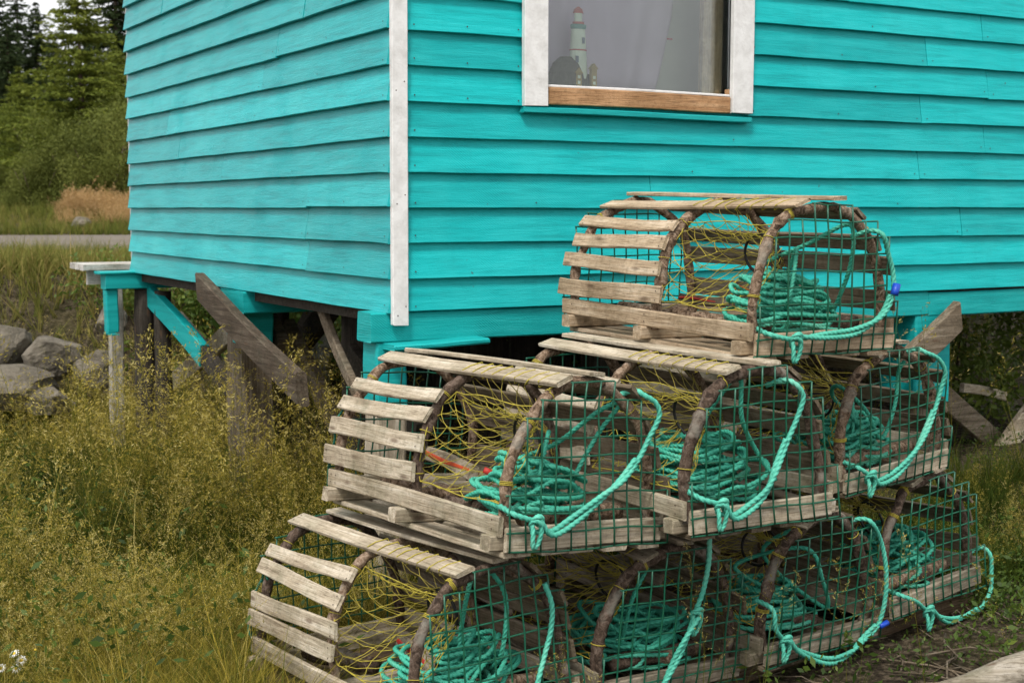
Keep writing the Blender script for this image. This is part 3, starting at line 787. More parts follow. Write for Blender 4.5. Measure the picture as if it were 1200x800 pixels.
    slat(-.505 + rnd.uniform(-.01, .01), .492 + rnd.uniform(-.012, .008), 0, -.2, .060, True, q=q_of_v(arches[1], -.108))
    slat(-.49 + rnd.uniform(-.015, .015), .50 + rnd.uniform(-.015, .02), 0, 0, .062, q=q_of_v(arches[1], .0))
    for zz, w in ((.395, .055), (.315, .056), (.225, .062), (.135, .066)):
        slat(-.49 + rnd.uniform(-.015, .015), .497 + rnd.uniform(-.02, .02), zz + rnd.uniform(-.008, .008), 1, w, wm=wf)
    if key in ('M1', 'B1'):   # thin green cord lacing the back end
        mb = MB(); mb.rope([at_arch(arches[2], q) + V((-.045 + rnd.uniform(-.008, .008), -.012 + rnd.uniform(-.01, .01), 0)) for q in (.02, .06, .10, .15, .19, .24)] + [at_arch(arches[2], .26) + V((-.02, -.02, .01)), at_arch(arches[2], .25) + V((.03, -.02, .0))], .0045, .03, .006)
        mb.build('lacing_cord', M['cord'], t)
    # wire mesh ends
    def inside(v, zz): 
        if zz < .11: return abs(v) < .285
        return ((abs(v) / .254) ** 2.5 + (max(0, zz - .10) / .335) ** 2.4) < 1.0
    for s in (1, -1):
        mb = MB(); cell = .0505; nv, nz = 11, 9; v0 = -.278
        okc = [[inside(v0 + cell * (i + .5), cell * (j + .5)) for j in range(nz)] for i in range(nv)]
        U = s * .5095
        sk = rnd.uniform(-.04, .04); ph = rnd.random() * 9
        def wp(i, j): 
            v = v0 + cell * i; zz = cell * j - .002
            return V((U + s * (.009 * math.sin(v * 7 + ph) * math.sin(zz * 5 + ph * 2) + .003 * math.sin(zz * 12 + ph) + rnd.uniform(-.0008, .0008)), v + sk * (zz - .2) + .0025 * math.sin(j * 1.3 + ph) + rnd.uniform(-.0015, .0015), zz + .0025 * math.sin(i * .9 + ph) + rnd.uniform(-.0015, .0015)))
        W = {(i, j): wp(i, j) for i in range(nv + 1) for j in range(nz + 1)}
        for j in range(nz + 1):
            run = []
            for i in range(nv + 1):
                use = i < nv and ((j < nz and okc[i][j]) or (j > 0 and okc[i][j - 1]))
                if use: run += [W[i, j]] if run else [W[i, j]]
                elif run:
                    run.append(W[i, j]); ex = rnd.uniform(0, .012)
                    run = [run[0] - V((0, ex, 0))] + run + [run[-1] + V((0, rnd.uniform(0, .01), 0))]
                    mb.tube(run, .0027, 6); run = []
        for i in range(nv + 1):
            run = []
            for j in range(nz + 1):
                use = j < nz and ((i < nv and okc[i][j]) or (i > 0 and okc[i - 1][j]))
                if use: run.append(W[i, j] + V((s * .004, 0, 0)))
                elif run:
                    run.append(W[i, j] + V((s * .004, 0, 0))); mb.tube(run, .0027, 6); run = []
        mb.build('wire_mesh', M['wire'], t)
    # side entrance: ring and netted funnel
    rcx, rcy, rcz, rr = .22 + rnd.uniform(-.03, .03), -.02 + rnd.uniform(-.03, .03), .27 + rnd.uniform(-.02, .02), .066
    rot = Matrix.Rotation(rnd.uniform(-.3, .3), 3, 'Z') @ Matrix.Rotation(rnd.uniform(-.3, .3), 3, 'X')
    def ring_pt(a, rad=rr): return V((rcx, rcy, rcz)) + rot @ V((math.cos(a) * rad, 0, math.sin(a) * rad))
    mb = MB(); mb.tube([ring_pt(a) for a in np.linspace(0, TAU, 25)[:-1]], .0048, 7, 0, True); mb.build('entrance_ring', M['ring'], t)
    def surf(u, q):   # q along the arch between rail and top slat
        f = max(0, min(1, u / .462)); return at_arch(arches[1], q).lerp(at_arch(arches[0], q), f) + V((0, 0, 0))
    per = []
    q0, q1 = .075, .375
    for i in range(8): per.append(surf(.03 + .42 * i / 8, q0) + V((0, -.012, .01)))
    for i in range(8): per.append(surf(.452, q0 + (q1 - q0) * i / 8))
    for i in range(8): per.append(surf(.452 - .42 * i / 8, q1) + V((0, 0, -.008)))
    for i in range(8): per.append(surf(.012, q1 - (q1 - q0) * i / 8))
    NP = len(per)
    def per_at(s_):
        s_ = s_ % 1 * NP; i = int(s_); return per[i % NP].lerp(per[(i + 1) % NP], s_ - i)
    a0 = math.atan2(per[0].z - rcz, per[0].x - rcx)
    mb = MB(); N = 22
    sagp = rnd.random() * 6
    def funnel(s_, r_):
        a = a0 + TAU * s_
        p = per_at(s_); q = ring_pt(a, rr)
        e = r_ ** 1.25
        c = p.lerp(q, e)
        c += V((.010 * math.sin(s_ * 40 + r_ * 9 + sagp), .010 * math.sin(s_ * 23 + r_ * 5 + sagp), -.022 * math.sin(math.pi * r_) + .006 * math.sin(s_ * 31 + r_ * 14)))
        return c
    rows = [0, .14, .28, .42, .56, .70, .85, 1.0]; N = 20
    def knit(mb, node, rows, N, rad, loose=.006, closed=True):
        G = {}
        for j in range(len(rows)):
            for i in range(N + (0 if closed else 1)):
                jt = loose if 0 < j < len(rows) - 1 else 0
                G[i, j] = node((i + .5 * (j % 2) + (rnd.uniform(-.16, .16) if jt else 0)) / N, rows[j]) + V((rnd.uniform(-jt, jt), rnd.uniform(-jt, jt), rnd.uniform(-jt, jt)))
        for j in range(len(rows) - 1):
            for i in range(N):
                for d in (0, 1 if j % 2 else -1):
                    i2 = (i + d) % N if closed else i + d
                    if (i2, j + 1) not in G or rnd.random() < .03: continue
                    p, q = G[i, j], G[i2, j + 1]; m_ = (p + q) / 2 + V((0, 0, -.06 * (q - p).length)) + V((rnd.uniform(-.002, .002),) * 3)
                    mb.tube([p, p.lerp(m_, .25), m_, m_.lerp(q, .75), q], [rad * 1.7, rad, rad, rad, rad * 1.7], 4, 0, False, None, 0, True, False)
    knit(mb, funnel, rows, N, .00125, .008)
    for r_ in (.0, ):
        mb.tube([funnel(s_, r_) for s_ in np.linspace(0, 1, 41)[:-1]], .0018, 4, 0, True)
    mb.build('entrance_net', M['twine'], t)
    # inner parlour net across the middle hoop
    mb = MB(); N2 = 20; c2 = V((.16 + rnd.uniform(-.03, .05), .07, .23)); 
    def inner(s_, r_):
        q = .06 + .86 * min(1, max(0, s_)); p = at_arch(arches[1], q); a = math.pi * (1.05 - q * 1.1); e = c2 + V((0, math.cos(a) * .055, math.sin(a) * .055))
        return p.lerp(e, r_) + V((0, .006 * math.sin(s_ * 20), -.035 * math.sin(math.pi * r_)))
    knit(mb, inner, [0, .2, .4, .6, .8, 1.0], 15, .0012, .007, False)
    mb.build('inner_net', M['twine_dull'], t)
    # spruce ballast logs nailed to the floor
    for p0, p1, r_ in (((-.30, -.19, .075), (-.02, -.10, .072), .026), ((.10, -.22, .07), (.43, .05, .07), .024), ((.39, -.16, .072), (.40, .20, .075), .026)):
        if key == 'T' or rnd.random() < .8:
            P = [V(p0).lerp(V(p1), i / 8) + V((rnd.uniform(-.004, .004),) * 3) for i in range(9)]
            mb = MB(); mb.tube(P, [r_ * rnd.uniform(.88, 1.12) for _ in P], 10, 0, False, rnd, .12); mb.build('ballast_log', M['bark_dark'] if rnd.random() < .6 else M['bark'], t)
    return t

ROPE_LAB = {'T': 'on the top trap floor', 'M1': 'in the left trap of the middle row', 'M2': 'in the centre trap of the middle row', 'M3': 'in the right trap of the middle row',
            'B1': 'in the lowest left trap', 'B2': 'in the bottom row trap second from the left', 'B3': 'in the bottom trap with the blue rope tip', 'B4': 'in the far right bottom trap'}
ROPE_KIND = {'T': 'turquoise rope bundled into a peaked heap', 'M1': 'thick turquoise rope heap piled against the mesh', 'M2': 'turquoise rope in wide loose loops', 'M3': 'turquoise rope in a flat neat coil',
             'B1': 'turquoise rope in big curling loops', 'B2': 'turquoise rope in long flat oval loops', 'B3': 'thin sloping bundle of turquoise rope', 'B4': 'turquoise rope in a crumpled heap'}
COILS = {  # centre u, v; half sizes along u, v; loops; height; turn; looseness; side the bundle is pinched at
    'T': (.345, -.04, .125, .18, 22, .17, -.35, .6), 'M1': (.32, -.06, .15, .17, 23, .16, -.2, .8), 'M2': (.20, .00, .22, .19, 20, .15, .3, .8), 'M3': (.27, -.02, .16, .20, 18, .13, .0, .6),
    'B1': (.26, -.02, .18, .18, 20, .13, .2, .8), 'B2': (.27, .01, .17, .21, 18, .11, .0, .7), 'B3': (.25, -.04, .20, .17, 16, .12, -.5, .45), 'B4': (.27, .0, .16, .17, 18, .15, .5, .8)}
def make_coil(key, ref, seed):
    rnd = random.Random(seed); cu, cv, au, av, n, H, tw, loose = COILS[key]
    pts = []; per = 9
    ct, stn = math.cos(tw), math.sin(tw)
    a1 = a2 = 1.0; dx = dy = 0; tilt = rnd.uniform(-.3, .3)
    for i in range(n * per + 1):
        if i % per == 0:
            lp = i / (n * per)
            a1 = (1 - .5 * lp) * rnd.uniform(1 - .4 * loose, 1 + .15 * loose); a2 = (1 - .5 * lp) * rnd.uniform(1 - .4 * loose, 1 + .15 * loose)
            dx = rnd.uniform(-.07, .07) * loose; dy = rnd.uniform(-.07, .07) * loose; tilt = rnd.uniform(-1.1, 1.4) * loose
        th = TAU * i / per + rnd.uniform(-.08, .08)
        ex = math.copysign(abs(math.cos(th)) ** .8, math.cos(th)) * a1; ey = math.sin(th) * a2
        pinch = .55 + .45 * (1 - ey) / 2
        u = ex * au * (pinch if key in ('T', 'M1', 'B3') else 1) + dx; v = ey * av + dy
        z = .058 + H * lp + tilt * .10 * (ey * .6 + ex * .5) + rnd.uniform(-.006, .008) * (1 + loose)
        if key in ('T', 'M1'): z = .058 + (H * lp) * (1.25 - .5 * (ey + 1) / 2) + tilt * .035 * ex + rnd.uniform(-.012, .012)
        U = cu + u * ct - v * stn; Vv = cv + u * stn + v * ct
        U = min(.475, max(.03, U)); Vv = min(.215, max(-.225, Vv))
        pts.append((U, Vv, max(.05, z)))
    # loose part: climbs to the top of the hoops and falls back
    e = pts[-1]
    tails = {'T': [(.22, -.02, .25), (.36, .06, .33), (.44, .12, .39), (.455, .13, .36), (.43, .15, .24), (.34, .16, .10)],
             'M1': [(.20, -.05, .20), (.30, .02, .26), (.40, .09, .36), (.45, .14, .39), (.40, .10, .30), (.38, .04, .16), (.30, .08, .08)],
             'M2': [(.30, -.08, .24), (.41, -.07, .40), (.44, -.05, .42), (.44, -.03, .30), (.40, .05, .20), (.43, .13, .10)],
             'M3': [(.30, -.10, .28), (.36, -.16, .33), (.40, -.05, .24), (.42, .02, .13), (.43, .06, .24), (.44, .09, .36), (.45, .10, .40)],
             'B1': [(.33, -.02, .22), (.42, -.02, .41), (.45, .0, .43), (.45, .06, .34), (.43, .05, .18), (.30, .1, .09)],
             'B2': [(.34, -.12, .20), (.42, -.11, .38), (.45, -.10, .41), (.43, -.13, .28), (.36, -.1, .10)],
             'B3': [(.25, -.15, .25), (.40, -.02, .33), (.44, .04, .22), (.40, .12, .10), (.30, -.1, .30), (.42, .0, .42)],
             'B4': [(.30, -.1, .16), (.25, .0, .2), (.40, .12, .11), (.3, .15, .07)]}
    pts += [(q[0] + rnd.uniform(-.01, .01), q[1] + rnd.uniform(-.01, .01), q[2]) for q in tails[key]]
    mb = MB(); mb.rope(pts, .0078, .046, .0075)
    if key in ('T', 'M3', 'M1'):   # a hitch around the bundle
        mb.rope([(cu + .02, cv - .02, .07 + H * .2), (cu + .10, cv - .06, .09 + H * .5), (cu + .03, cv + .02, .10 + H * 1.25), (cu - .06, cv + .06, .08 + H * .6), (cu - .03, cv + .04, .07)], .0068, .04, .0068)
    o = mb.build('rope_coil', M['rope']); place(o, ref)
    tag(o, ROPE_KIND[key] + ', ' + ROPE_LAB[key], 'rope', 'turquoise rope heaps inside the traps')
BR_LAB = {'T': 'pale turquoise tow rope draped round the right edge of the top trap', 'M1': 'thick pale tow rope arching across the mesh of the left middle trap', 'M2': 'pale tow rope rising across the mesh of the centre middle trap',
          'M3': 'pale tow rope curving over the mesh of the right middle trap', 'B1': 'single pale tow rope down the right side of the lowest left trap', 'B2': 'long pale tow rope hanging straight over the mesh of the second bottom trap',
          'B3': 'pale tow rope with a blue tip looping below the third bottom trap', 'B4': 'pale tow rope sagging under the far right bottom trap'}
def make_bridle(key, ref, seed):
    rnd = random.Random(seed); B = BRIDLE[key]; U = HL + .031
    P = [V((U + .006 * math.sin(i * 1.7), v, z)) for i, (v, z) in enumerate(B)]
    mb = MB(); rad = .0083
    dbl = {'T': (1, 5), 'M1': (1, 6), 'M2': (1, 6), 'M3': (1, 6), 'B2': (3, 6), 'B3': (2, 7), 'B4': (2, 4)}.get(key)
    first = P[:]
    if key not in ('B1', 'B2'):
        first = [V((HL - .03, P[0].y - .01, P[0].z + .015))] + first
    end = first[-1]; first.append(V((U - .03, end.y - .02, end.z + (.012 if key != 'B4' else .03)))); first.append(V((HL - .05, end.y - .05, end.z - .01)))
    mb.rope(first, rad, .055, .0065)
    if dbl:   # second leg laid alongside between the knot and the eye
        sub = P[dbl[0]:dbl[1] + 1]; L2 = []
        for i, p in enumerate(sub):
            f = i / (len(sub) - 1); ang = f * 5 + 1
            d = (sub[min(i + 1, len(sub) - 1)] - sub[max(i - 1, 0)]).normalized(); nrm = V((0, -d.z, d.y))
            L2.append(p + nrm * (.0165 * math.cos(ang) if 0 < f < 1 else .010) + V((.0125 * math.sin(ang) + .004, 0, 0)))
        mb.rope(L2, rad, .055, .0065)
        k0 = sub[0]
        # knot and short hanging tail
        th = np.linspace(0, TAU * 1.6, 16)
        mb.rope([k0 + V((.012 * math.sin(a) + .006, .016 * math.cos(a), .02 * math.sin(a * .9) - .004 * i / 4)) for i, a in enumerate(th)], rad * .95, .055, .0065)
        mb.rope([k0 + V((.012, .004, 0)), k0 + V((.014, .012, -.022)), k0 + V((.008, .006, -.058)), k0 + V((.012, -.012, -.066)), k0 + V((.014, -.016, -.03)), k0 + V((.004, -.012, 0))], rad * .85, .05, .0065)
    o = mb.build('tow_rope', M['rope_pale']); place(o, ref)
    tag(o, BR_LAB[key], 'rope', 'tow ropes tied to the trap ends')
    if key in ('T', 'B3'):
        i = 5 if key == 'T' else 7
        a = P[i] if key == 'T' else P[i] + V((0, .004, .0)); d = (P[i + 1] - P[i - 1]).normalized() if key == 'T' else V((.1, .95, .25)).normalized()
        mb = MB(); mb.tube([a - d * .0 + V((.006, 0, 0)), a + d * .012 + V((.006, 0, 0)), a + d * .036 + V((.006, 0, 0))], .0125 if key == 'T' else .0095, 10); mb.build('tape_end', M['blue'], o)

traps = {}
for i, key in enumerate(TR):
    traps[key] = make_trap(key, 100 + i * 7)
    make_coil(key, traps[key], 300 + i * 5)
    make_bridle(key, traps[key], 500 + i * 3)

# striped sticks and other odds and ends inside the traps
def stick(key, p0, p1, w, t_, label, name='painted_stick', stripe=True, cols=('white', 'orange')):
    mb = MB(); mb.board(p0, p1, (0, .25, 1), w, t_, 0, 6)
    if stripe:
        a, b_ = V(p0), V(p1); d = (b_ - a).normalized(); w_ = V((0, .25, 1)); w_ = (w_ - d * w_.dot(d)).normalized(); nm = d.cross(w_)
        mb.board(a.lerp(b_, .05) , a.lerp(b_, .985), (0, .25, 1), w * .30, t_ + .006, 1, 6)
    o = mb.build(name, [M[cols[0]], M[cols[1]]]); place(o, traps[key]); tag(o, label, 'stick'); return o
stick('M1', (-.33, -.02, .160), (.04, -.08, .145), .044, .03, 'bare wooden stick with an orange red stripe inside the left middle trap', cols=('grey_x', 'orange'))
stick('B1', (.02, -.03, .15), (.32, -.12, .16), .05, .03, 'faded wooden stick with red marks inside the lowest left trap', cols=('low_x', 'red'))
stick('T', (-.25, .03, .11), (.10, -.03, .12), .03, .025, 'brown stick with a red stripe on the top trap floor', cols=('old_x', 'red'))
def peg(key, p0, p1, r_, label, col='orange'):
    mb = MB(); a, b_ = V(p0), V(p1); mb.tube([a, a.lerp(b_, .5), a.lerp(b_, .72)], r_, 9, 0); mb.tube([a.lerp(b_, .72), b_], r_ * 1.05, 9, 1)
    o = mb.build('painted_peg', [M['old_x'], M[col]]); place(o, traps[key]); tag(o, label, 'peg')
peg('T', (.25, .12, .10), (.03, .02, .17), .013, 'round wooden peg with an orange tip lying in the top trap')
peg('M1', (.20, -.02, .12), (.15, -.12, .17), .009, 'small peg with a red tip among the ropes of the left middle trap', 'red')
peg('B2', (-.1, -.20, .25), (.02, -.262, .34), .010, 'red tipped peg sticking out between the two lowest left traps', 'red')

# timbers carrying the bottom row, driftwood log in the corner
def rowpt(key, u, v, z=-.02):
    x, y, zz, ya, rb, rc, sx, sy, sz = TR[key]
    c, s = math.cos(ya), math.sin(ya)
    return V((x + u * c - v * s, y + u * s + v * c, zz + z))
def bar(name, p0, p1, w, t_, mat, label, cat):
    d = (V(p1) - V(p0)); o = empty('x', p0) if False else None
    mb = MB(); Lh = d.length; mb.board((0, 0, 0), (Lh, 0, 0), (0, 0, 1), w, t_, 0, 14, .005, .012)
    ob = mb.build(name, mat); ob.matrix_basis = Matrix.Translation(V(p0)) @ d.to_track_quat('X', 'Z').to_matrix().to_4x4()
    return tag(ob, label, cat)
brn = wood_mat('brown_timber', (.13, .085, .05), (.06, .04, .025), (.22, .16, .11), 'x', .9, .2, True, (.05, .04, .03))
bar('timber', rowpt('B2', .40, .10, -.078), rowpt('B4', .40, .30, -.072), .105, .12, brn, 'brown squared timber lying under the mesh ends of the bottom traps', 'timber')
bar('timber', rowpt('B1', -.35, -.3, -.075), rowpt('B4', -.35, .3, -.075), .10, .12, brn, 'timber lying under the back ends of the bottom traps', 'timber')
bar('timber', rowpt('B1', .38, -.34, -.078), rowpt('B2', .38, .06, -.078), .10, .12, brn, 'short timber under the lowest left trap', 'timber')
mb = MB(); rnd = random.Random(8); P = [(1.04 + .12 * i - .002 * i * i, 3.66 + .032 * i, .160 + .032 * i + .004 * math.sin(i)) for i in range(14)]
mb.tube([(p[0], p[1], p[2]) for p in P], [.048 * rnd.uniform(.90, 1.08) for _ in P], 14, 0, False, rnd, .05)
o = mb.build('driftwood_log', wood_mat('driftwood', (.31, .27, .21), (.18, .15, .11), (.42, .38, .32), 'x', .85, .1, True)); tag(o, 'pale bare driftwood log lying in the lower right corner', 'log')

# ------------------------------------------------------------------ rocks
rockm, nt, b = new_mat('rock'); k = NT(nt); v = k.coord('Object')
n1 = k.noise(v, 5, 7, .7); n2 = k.noise(v, 22, 5, .7)
c = k.ramp(n1, [(.3, (.06, .05, .035)), (.5, (.17, .145, .108)), (.7, (.30, .26, .20))]); c = k.mix(k.ramp(n2, [(.58, (0, 0, 0)), (.7, (.6, .6, .6))]), c, (.13, .12, .05))
k.link(c, b.inputs['Base Color']); b.inputs['Roughness'].default_value = .95; k.bump(k.math('ADD', n1, n2), .9, .05, b)
def rock(x, y, z, sx, sy, sz, seed, label):
    import bmesh
    bm = bmesh.new(); bmesh.ops.create_icosphere(bm, subdivisions=4, radius=1); rnd = random.Random(seed); off = V((rnd.random() * 50, rnd.random() * 50, rnd.random() * 50))
    planes = [(V((rnd.gauss(0, 1), rnd.gauss(0, 1), rnd.gauss(0, .7))).normalized(), rnd.uniform(.55, .85)) for _ in range(9)]
    for vv in bm.verts:
        p = vv.co.copy()
        for n_, d in planes:
            e = p.dot(n_) - d
            if e > 0: p -= n_ * e * .9
        p *= 1 + .10 * mnoise.noise(p * 2 + off) + .04 * mnoise.noise(p * 7 + off)
        vv.co = V((p.x * sx, p.y * sy, p.z * sz))
    me = bpy.data.meshes.new('boulder'); bm.to_mesh(me); bm.free(); me.materials.append(rockm)
    o = bpy.data.objects.new('boulder', me); COL.objects.link(o); o.location = (x, y, z); o.rotation_euler = (0, 0, rnd.random() * 6); tag(o, label, 'boulder', 'boulders at the foot of the bank')
rock(-3.34, 9.1, .62, .20, .2, .22, 1, 'grey boulder at the left edge, highest of the bank boulders')
rock(-3.02, 9.05, .58, .20, .2, .17, 2, 'angular pale boulder left of the white deck post, middle of the bank')
rock(-2.66, 9.15, .80, .10, .12, .11, 3, 'small grey boulder tucked under the white deck')
rock(-3.22, 8.8, .40, .36, .25, .16, 4, 'broad low boulder at the left edge below the others')
rock(-2.70, 9.0, .50, .16, .15, .13, 5, 'rounded boulder just left of the white deck post')
rock(-2.92, 8.7, .33, .16, .15, .10, 6, 'flat dark boulder sunk in the grass left of the deck post')
rock(-1.42, 9.6, .48, .26, .2, .22, 7, 'pale boulder seen between the posts under the shed')
rock(-1.05, 9.9, .66, .2, .2, .2, 8, 'boulder behind the black posts under the shed')
rock(-3.7, 9.3, .62, .25, .2, .25, 9, 'big boulder just outside the left end of the bank row')

rock(-8.75, 28.2, 1.25, .26, .2, .12, 12, 'pale stone lying in the verge beyond the road')

# ------------------------------------------------------------------ grass and plants (numpy-built meshes)
def ribbon(path, w0, w1, side):
    """thin flat strip along a path -> verts, quads"""
    P = np.array(path); n = len(P); ws = np.linspace(w0, w1, n)[:, None]; s = np.array(side)[None]
    vs = np.empty((2 * n, 3)); vs[0::2] = P - s * ws / 2; vs[1::2] = P + s * ws / 2
    i = np.arange(n - 1) * 2; q = np.stack([i, i + 1, i + 3, i + 2], -1); return vs, q
class NB:
    def __init__(s): s.v = []; s.q = []; s.t = []; s.n = 0
    def add(s, v, q, tone):
        s.v.append(v); s.q.append(q + s.n); s.t.append(np.full(len(v), tone)); s.n += len(v)
    def get(s): return np.concatenate(s.v), np.concatenate(s.q), np.concatenate(s.t)
def seed_plant(rng, H=.55, nb=11, ns=6, stem_t=.42, seed_t=.8, spread=.075, ssz=.0058, leaves=2):
    b = NB(); lean = rng.normal(0, .09, 2); cur = rng.normal(0, .12, 2)
    def st(u): return np.array([H * (lean[0] * u + cur[0] * u * u), H * (lean[1] * u + cur[1] * u * u), H * u])
    a = rng.random() * TAU
    v, q = ribbon([st(u) for u in np.linspace(0, 1, 6)], .0028, .0012, (math.cos(a), math.sin(a), 0)); b.add(v, q, stem_t)
    for i in range(nb):
        u = .50 + .5 * (i + rng.random()) / nb; a = rng.random() * TAU; L = spread * (1.15 - u) * 2.0 * rng.uniform(.6, 1.2) + .012
        p0 = st(u); d = np.array([math.cos(a), math.sin(a), rng.uniform(.3, 1.0)]); d /= np.linalg.norm(d)
        pe = p0 + d * L
        v, q = ribbon([p0, pe], .0013, .0008, (-math.sin(a), math.cos(a), 0)); b.add(v, q, stem_t + .1)
        for j in range(ns):
            f = .25 + .8 * (j + rng.random()) / ns; c = p0 + d * L * f + rng.normal(0, .006, 3)
            dd = d + rng.normal(0, .45, 3); dd /= np.linalg.norm(dd); sd = np.cross(dd, rng.normal(0, 1, 3)); sd /= np.linalg.norm(sd) + 1e-9
            s_ = ssz * rng.uniform(.7, 1.35)
            vv = np.array([c - dd * s_, c + sd * s_ * .24, c + dd * s_, c - sd * s_ * .24]); b.add(vv, np.array([[0, 1, 2, 3]]), float(np.clip(seed_t + rng.normal(0, .09), 0, 1)))
    for i in range(leaves):
        a = rng.random() * TAU; L = H * rng.uniform(.35, .7); o = rng.uniform(.2, .6)
        pts = [np.array([math.cos(a) * L * o * t_ ** 1.5, math.sin(a) * L * o * t_ ** 1.5, L * (t_ - .38 * t_ * t_ * o * 1.6)]) for t_ in np.linspace(0, 1, 5)]
        v, q = ribbon(pts, .0042, .0008, (-math.sin(a), math.cos(a), 0)); b.add(v, q, stem_t - .18 + rng.normal(0, .06))
    return b.get()
def blade_tuft(rng, H=.25, n=12, w=.004, tone=.25, out=.5, sd=.08):
    b = NB()
    for i in range(n):
        a = rng.random() * TAU; L = H * rng.uniform(.55, 1.15); o = rng.uniform(.15, 1) * out; r0 = rng.random() * .03; a2 = rng.random() * TAU
        pts = [np.array([math.cos(a2) * r0 + math.cos(a) * L * o * t_ ** 1.6, math.sin(a2) * r0 + math.sin(a) * L * o * t_ ** 1.6, L * (t_ - .42 * t_ * t_ * o)]) for t_ in np.linspace(0, 1, 5)]
        v, q = ribbon(pts, w * rng.uniform(.7, 1.3), w * .12, (-math.sin(a), math.cos(a), 0)); b.add(v, q, float(np.clip(tone + rng.normal(0, sd), 0, 1)))
    return b.get()
def leaf_plant(rng, H=.14, n=18, sz=.03, tone=.3):
    b = NB()
    for i in range(n):
        c = np.array([rng.normal(0, H * .5), rng.normal(0, H * .5), rng.uniform(.15, 1) * H]); d = rng.normal(0, 1, 3) + np.array([0, 0, .3]); d /= np.linalg.norm(d)
        u = np.cross(d, rng.normal(0, 1, 3)); u /= np.linalg.norm(u); w = np.cross(d, u); s_ = sz * rng.uniform(.6, 1.3)
        vv = np.array([c - u * s_, c + w * s_ * .45, c + u * s_, c - w * s_ * .45]); b.add(vv, np.array([[0, 1, 2, 3]]), float(np.clip(tone + rng.normal(0, .1), 0, 1)))
    return b.get()
def scatter(name, variants, pos, scale, tone_off, mat, rng, lean=.10, kind='stuff'):
    """one mesh holding every copied plant"""
    VV, QQ, TT = [], [], []; n0 = 0; which = rng.integers(0, len(variants), len(pos))
    for k_, (v, q, t) in enumerate(variants):
        idx = np.nonzero(which == k_)[0]; m_ = len(idx)
        if not m_: continue
        a = rng.random(m_) * TAU; c, s_ = np.cos(a)[:, None], np.sin(a)[:, None]; sc = scale[idx][:, None]
        X = v[None, :, 0] * c - v[None, :, 1] * s_; Y = v[None, :, 0] * s_ + v[None, :, 1] * c; Z = np.repeat(v[None, :, 2], m_, 0)
        lx = rng.normal(0, lean, m_)[:, None]; ly = rng.normal(0, lean, m_)[:, None]
        X = X + lx * Z; Y = Y + ly * Z
        P = np.stack([X * sc + pos[idx, 0:1], Y * sc + pos[idx, 1:2], Z * sc + pos[idx, 2:3]], -1)
        Q = q[None] + (np.arange(m_) * len(v))[:, None, None] + n0
        VV.append(P.reshape(-1, 3)); QQ.append(Q.reshape(-1, 4)); TT.append((t[None] + tone_off[idx][:, None]).ravel()); n0 += m_ * len(v)
    me = bpy.data.meshes.new(name); np_mesh(me, np.concatenate(VV), np.concatenate(QQ), np.clip(np.concatenate(TT), 0, 1)); me.materials.append(mat)
    o = bpy.data.objects.new(name, me); COL.objects.link(o); tag(o, kind=kind); return o

MG = attr_mat('dry_grass', [(0, (.014, .030, .006)), (.25, (.050, .076, .012)), (.5, (.118, .116, .018)), (.75, (.375, .288, .045)), (1, (.57, .475, .19))], .7, .3, .04)
MGF = attr_mat('bank_grass', [(0, (.045, .065, .012)), (.4, (.13, .15, .025)), (.7, (.26, .22, .06)), (1, (.46, .33, .13))], .8, .3)
MO = attr_mat('orange_grass', [(0, (.22, .17, .06)), (.5, (.44, .28, .115)), (1, (.58, .41, .22))], .8, .3)
ML = attr_mat('green_leaf', [(0, (.022, .045, .008)), (.5, (.075, .125, .018)), (1, (.17, .22, .035))], .55, .35, .3)

def shed_local(x, y):
    dx, dy = x + .442, y - 5.15; return dx * math.cos(A) + dy * math.sin(A), -dx * math.sin(A) + dy * math.cos(A)
def row_local(x, y):     # along the trap row from B1 to B4; across it
    d = np.array([1.464, .947]); L = np.linalg.norm(d); d = d / L
    dx, dy = x + .317, y - 4.119; return dx * d[0] + dy * d[1], -dx * d[1] + dy * d[0]
rng = np.random.default_rng(5)
def sample(n, x0, x1, y0, y1): 
    return np.stack([rng.uniform(x0, x1, n), rng.uniform(y0, y1, n)], -1)
def in_view(p, pad=.35):
    return (np.abs(p[:, 0]) < p[:, 1] * .372 + pad)
def keep_field(p):
    x, y = p[:, 0], p[:, 1]
    a, c = row_local(x, y); sx, sy = shed_local(x, y)
    traps_ = (a > -.40) & (a < 2.1) & (np.abs(c) < .55)
    front = (c < -.40) & (a > .15)            # bare trodden soil in front of the pile
    under = ((sx > .35) & (sy > .35) & (sx < 4.9)) | ((sx > 1.2) & (sy > -.30))
    return ~traps_ & ~front & ~under & in_view(p) & (y < 9.4 + .3 * vnoise(x, y, 1.2, 8))
# tall flowering grass of the meadow
p = sample(30000, -4.2, 3.4, 3.6, 9.6); p = p[keep_field(p)]
pn = vnoise(p[:, 0], p[:, 1], 1.6, 2); pn2 = vnoise(p[:, 0], p[:, 1], .7, 6)
sx, sy = shed_local(p[:, 0], p[:, 1])
dens = .55 + .45 * pn; dens = np.where((p[:, 0] < -2.1) & (p[:, 1] > 6.0) & (p[:, 1] < 8.0), dens - .40, dens); dens = np.where(p[:, 1] < 4.8, dens + .1, dens)
p = p[(rng.random(len(p)) < dens)]
pn = vnoise(p[:, 0], p[:, 1], 1.6, 2); pn2 = vnoise(p[:, 0], p[:, 1], .7, 6)
pos = np.column_stack([p, ground_h(p[:, 0], p[:, 1]) - .01])
sc = .72 + .18 * pn + rng.normal(0, .12, len(p)); sc = np.where(p[:, 1] < 4.9, sc * .78, sc); sc = np.where((p[:, 0] > -1.9) & (p[:, 1] > 5.6) & (p[:, 0] < .2), sc * 1.12, sc)
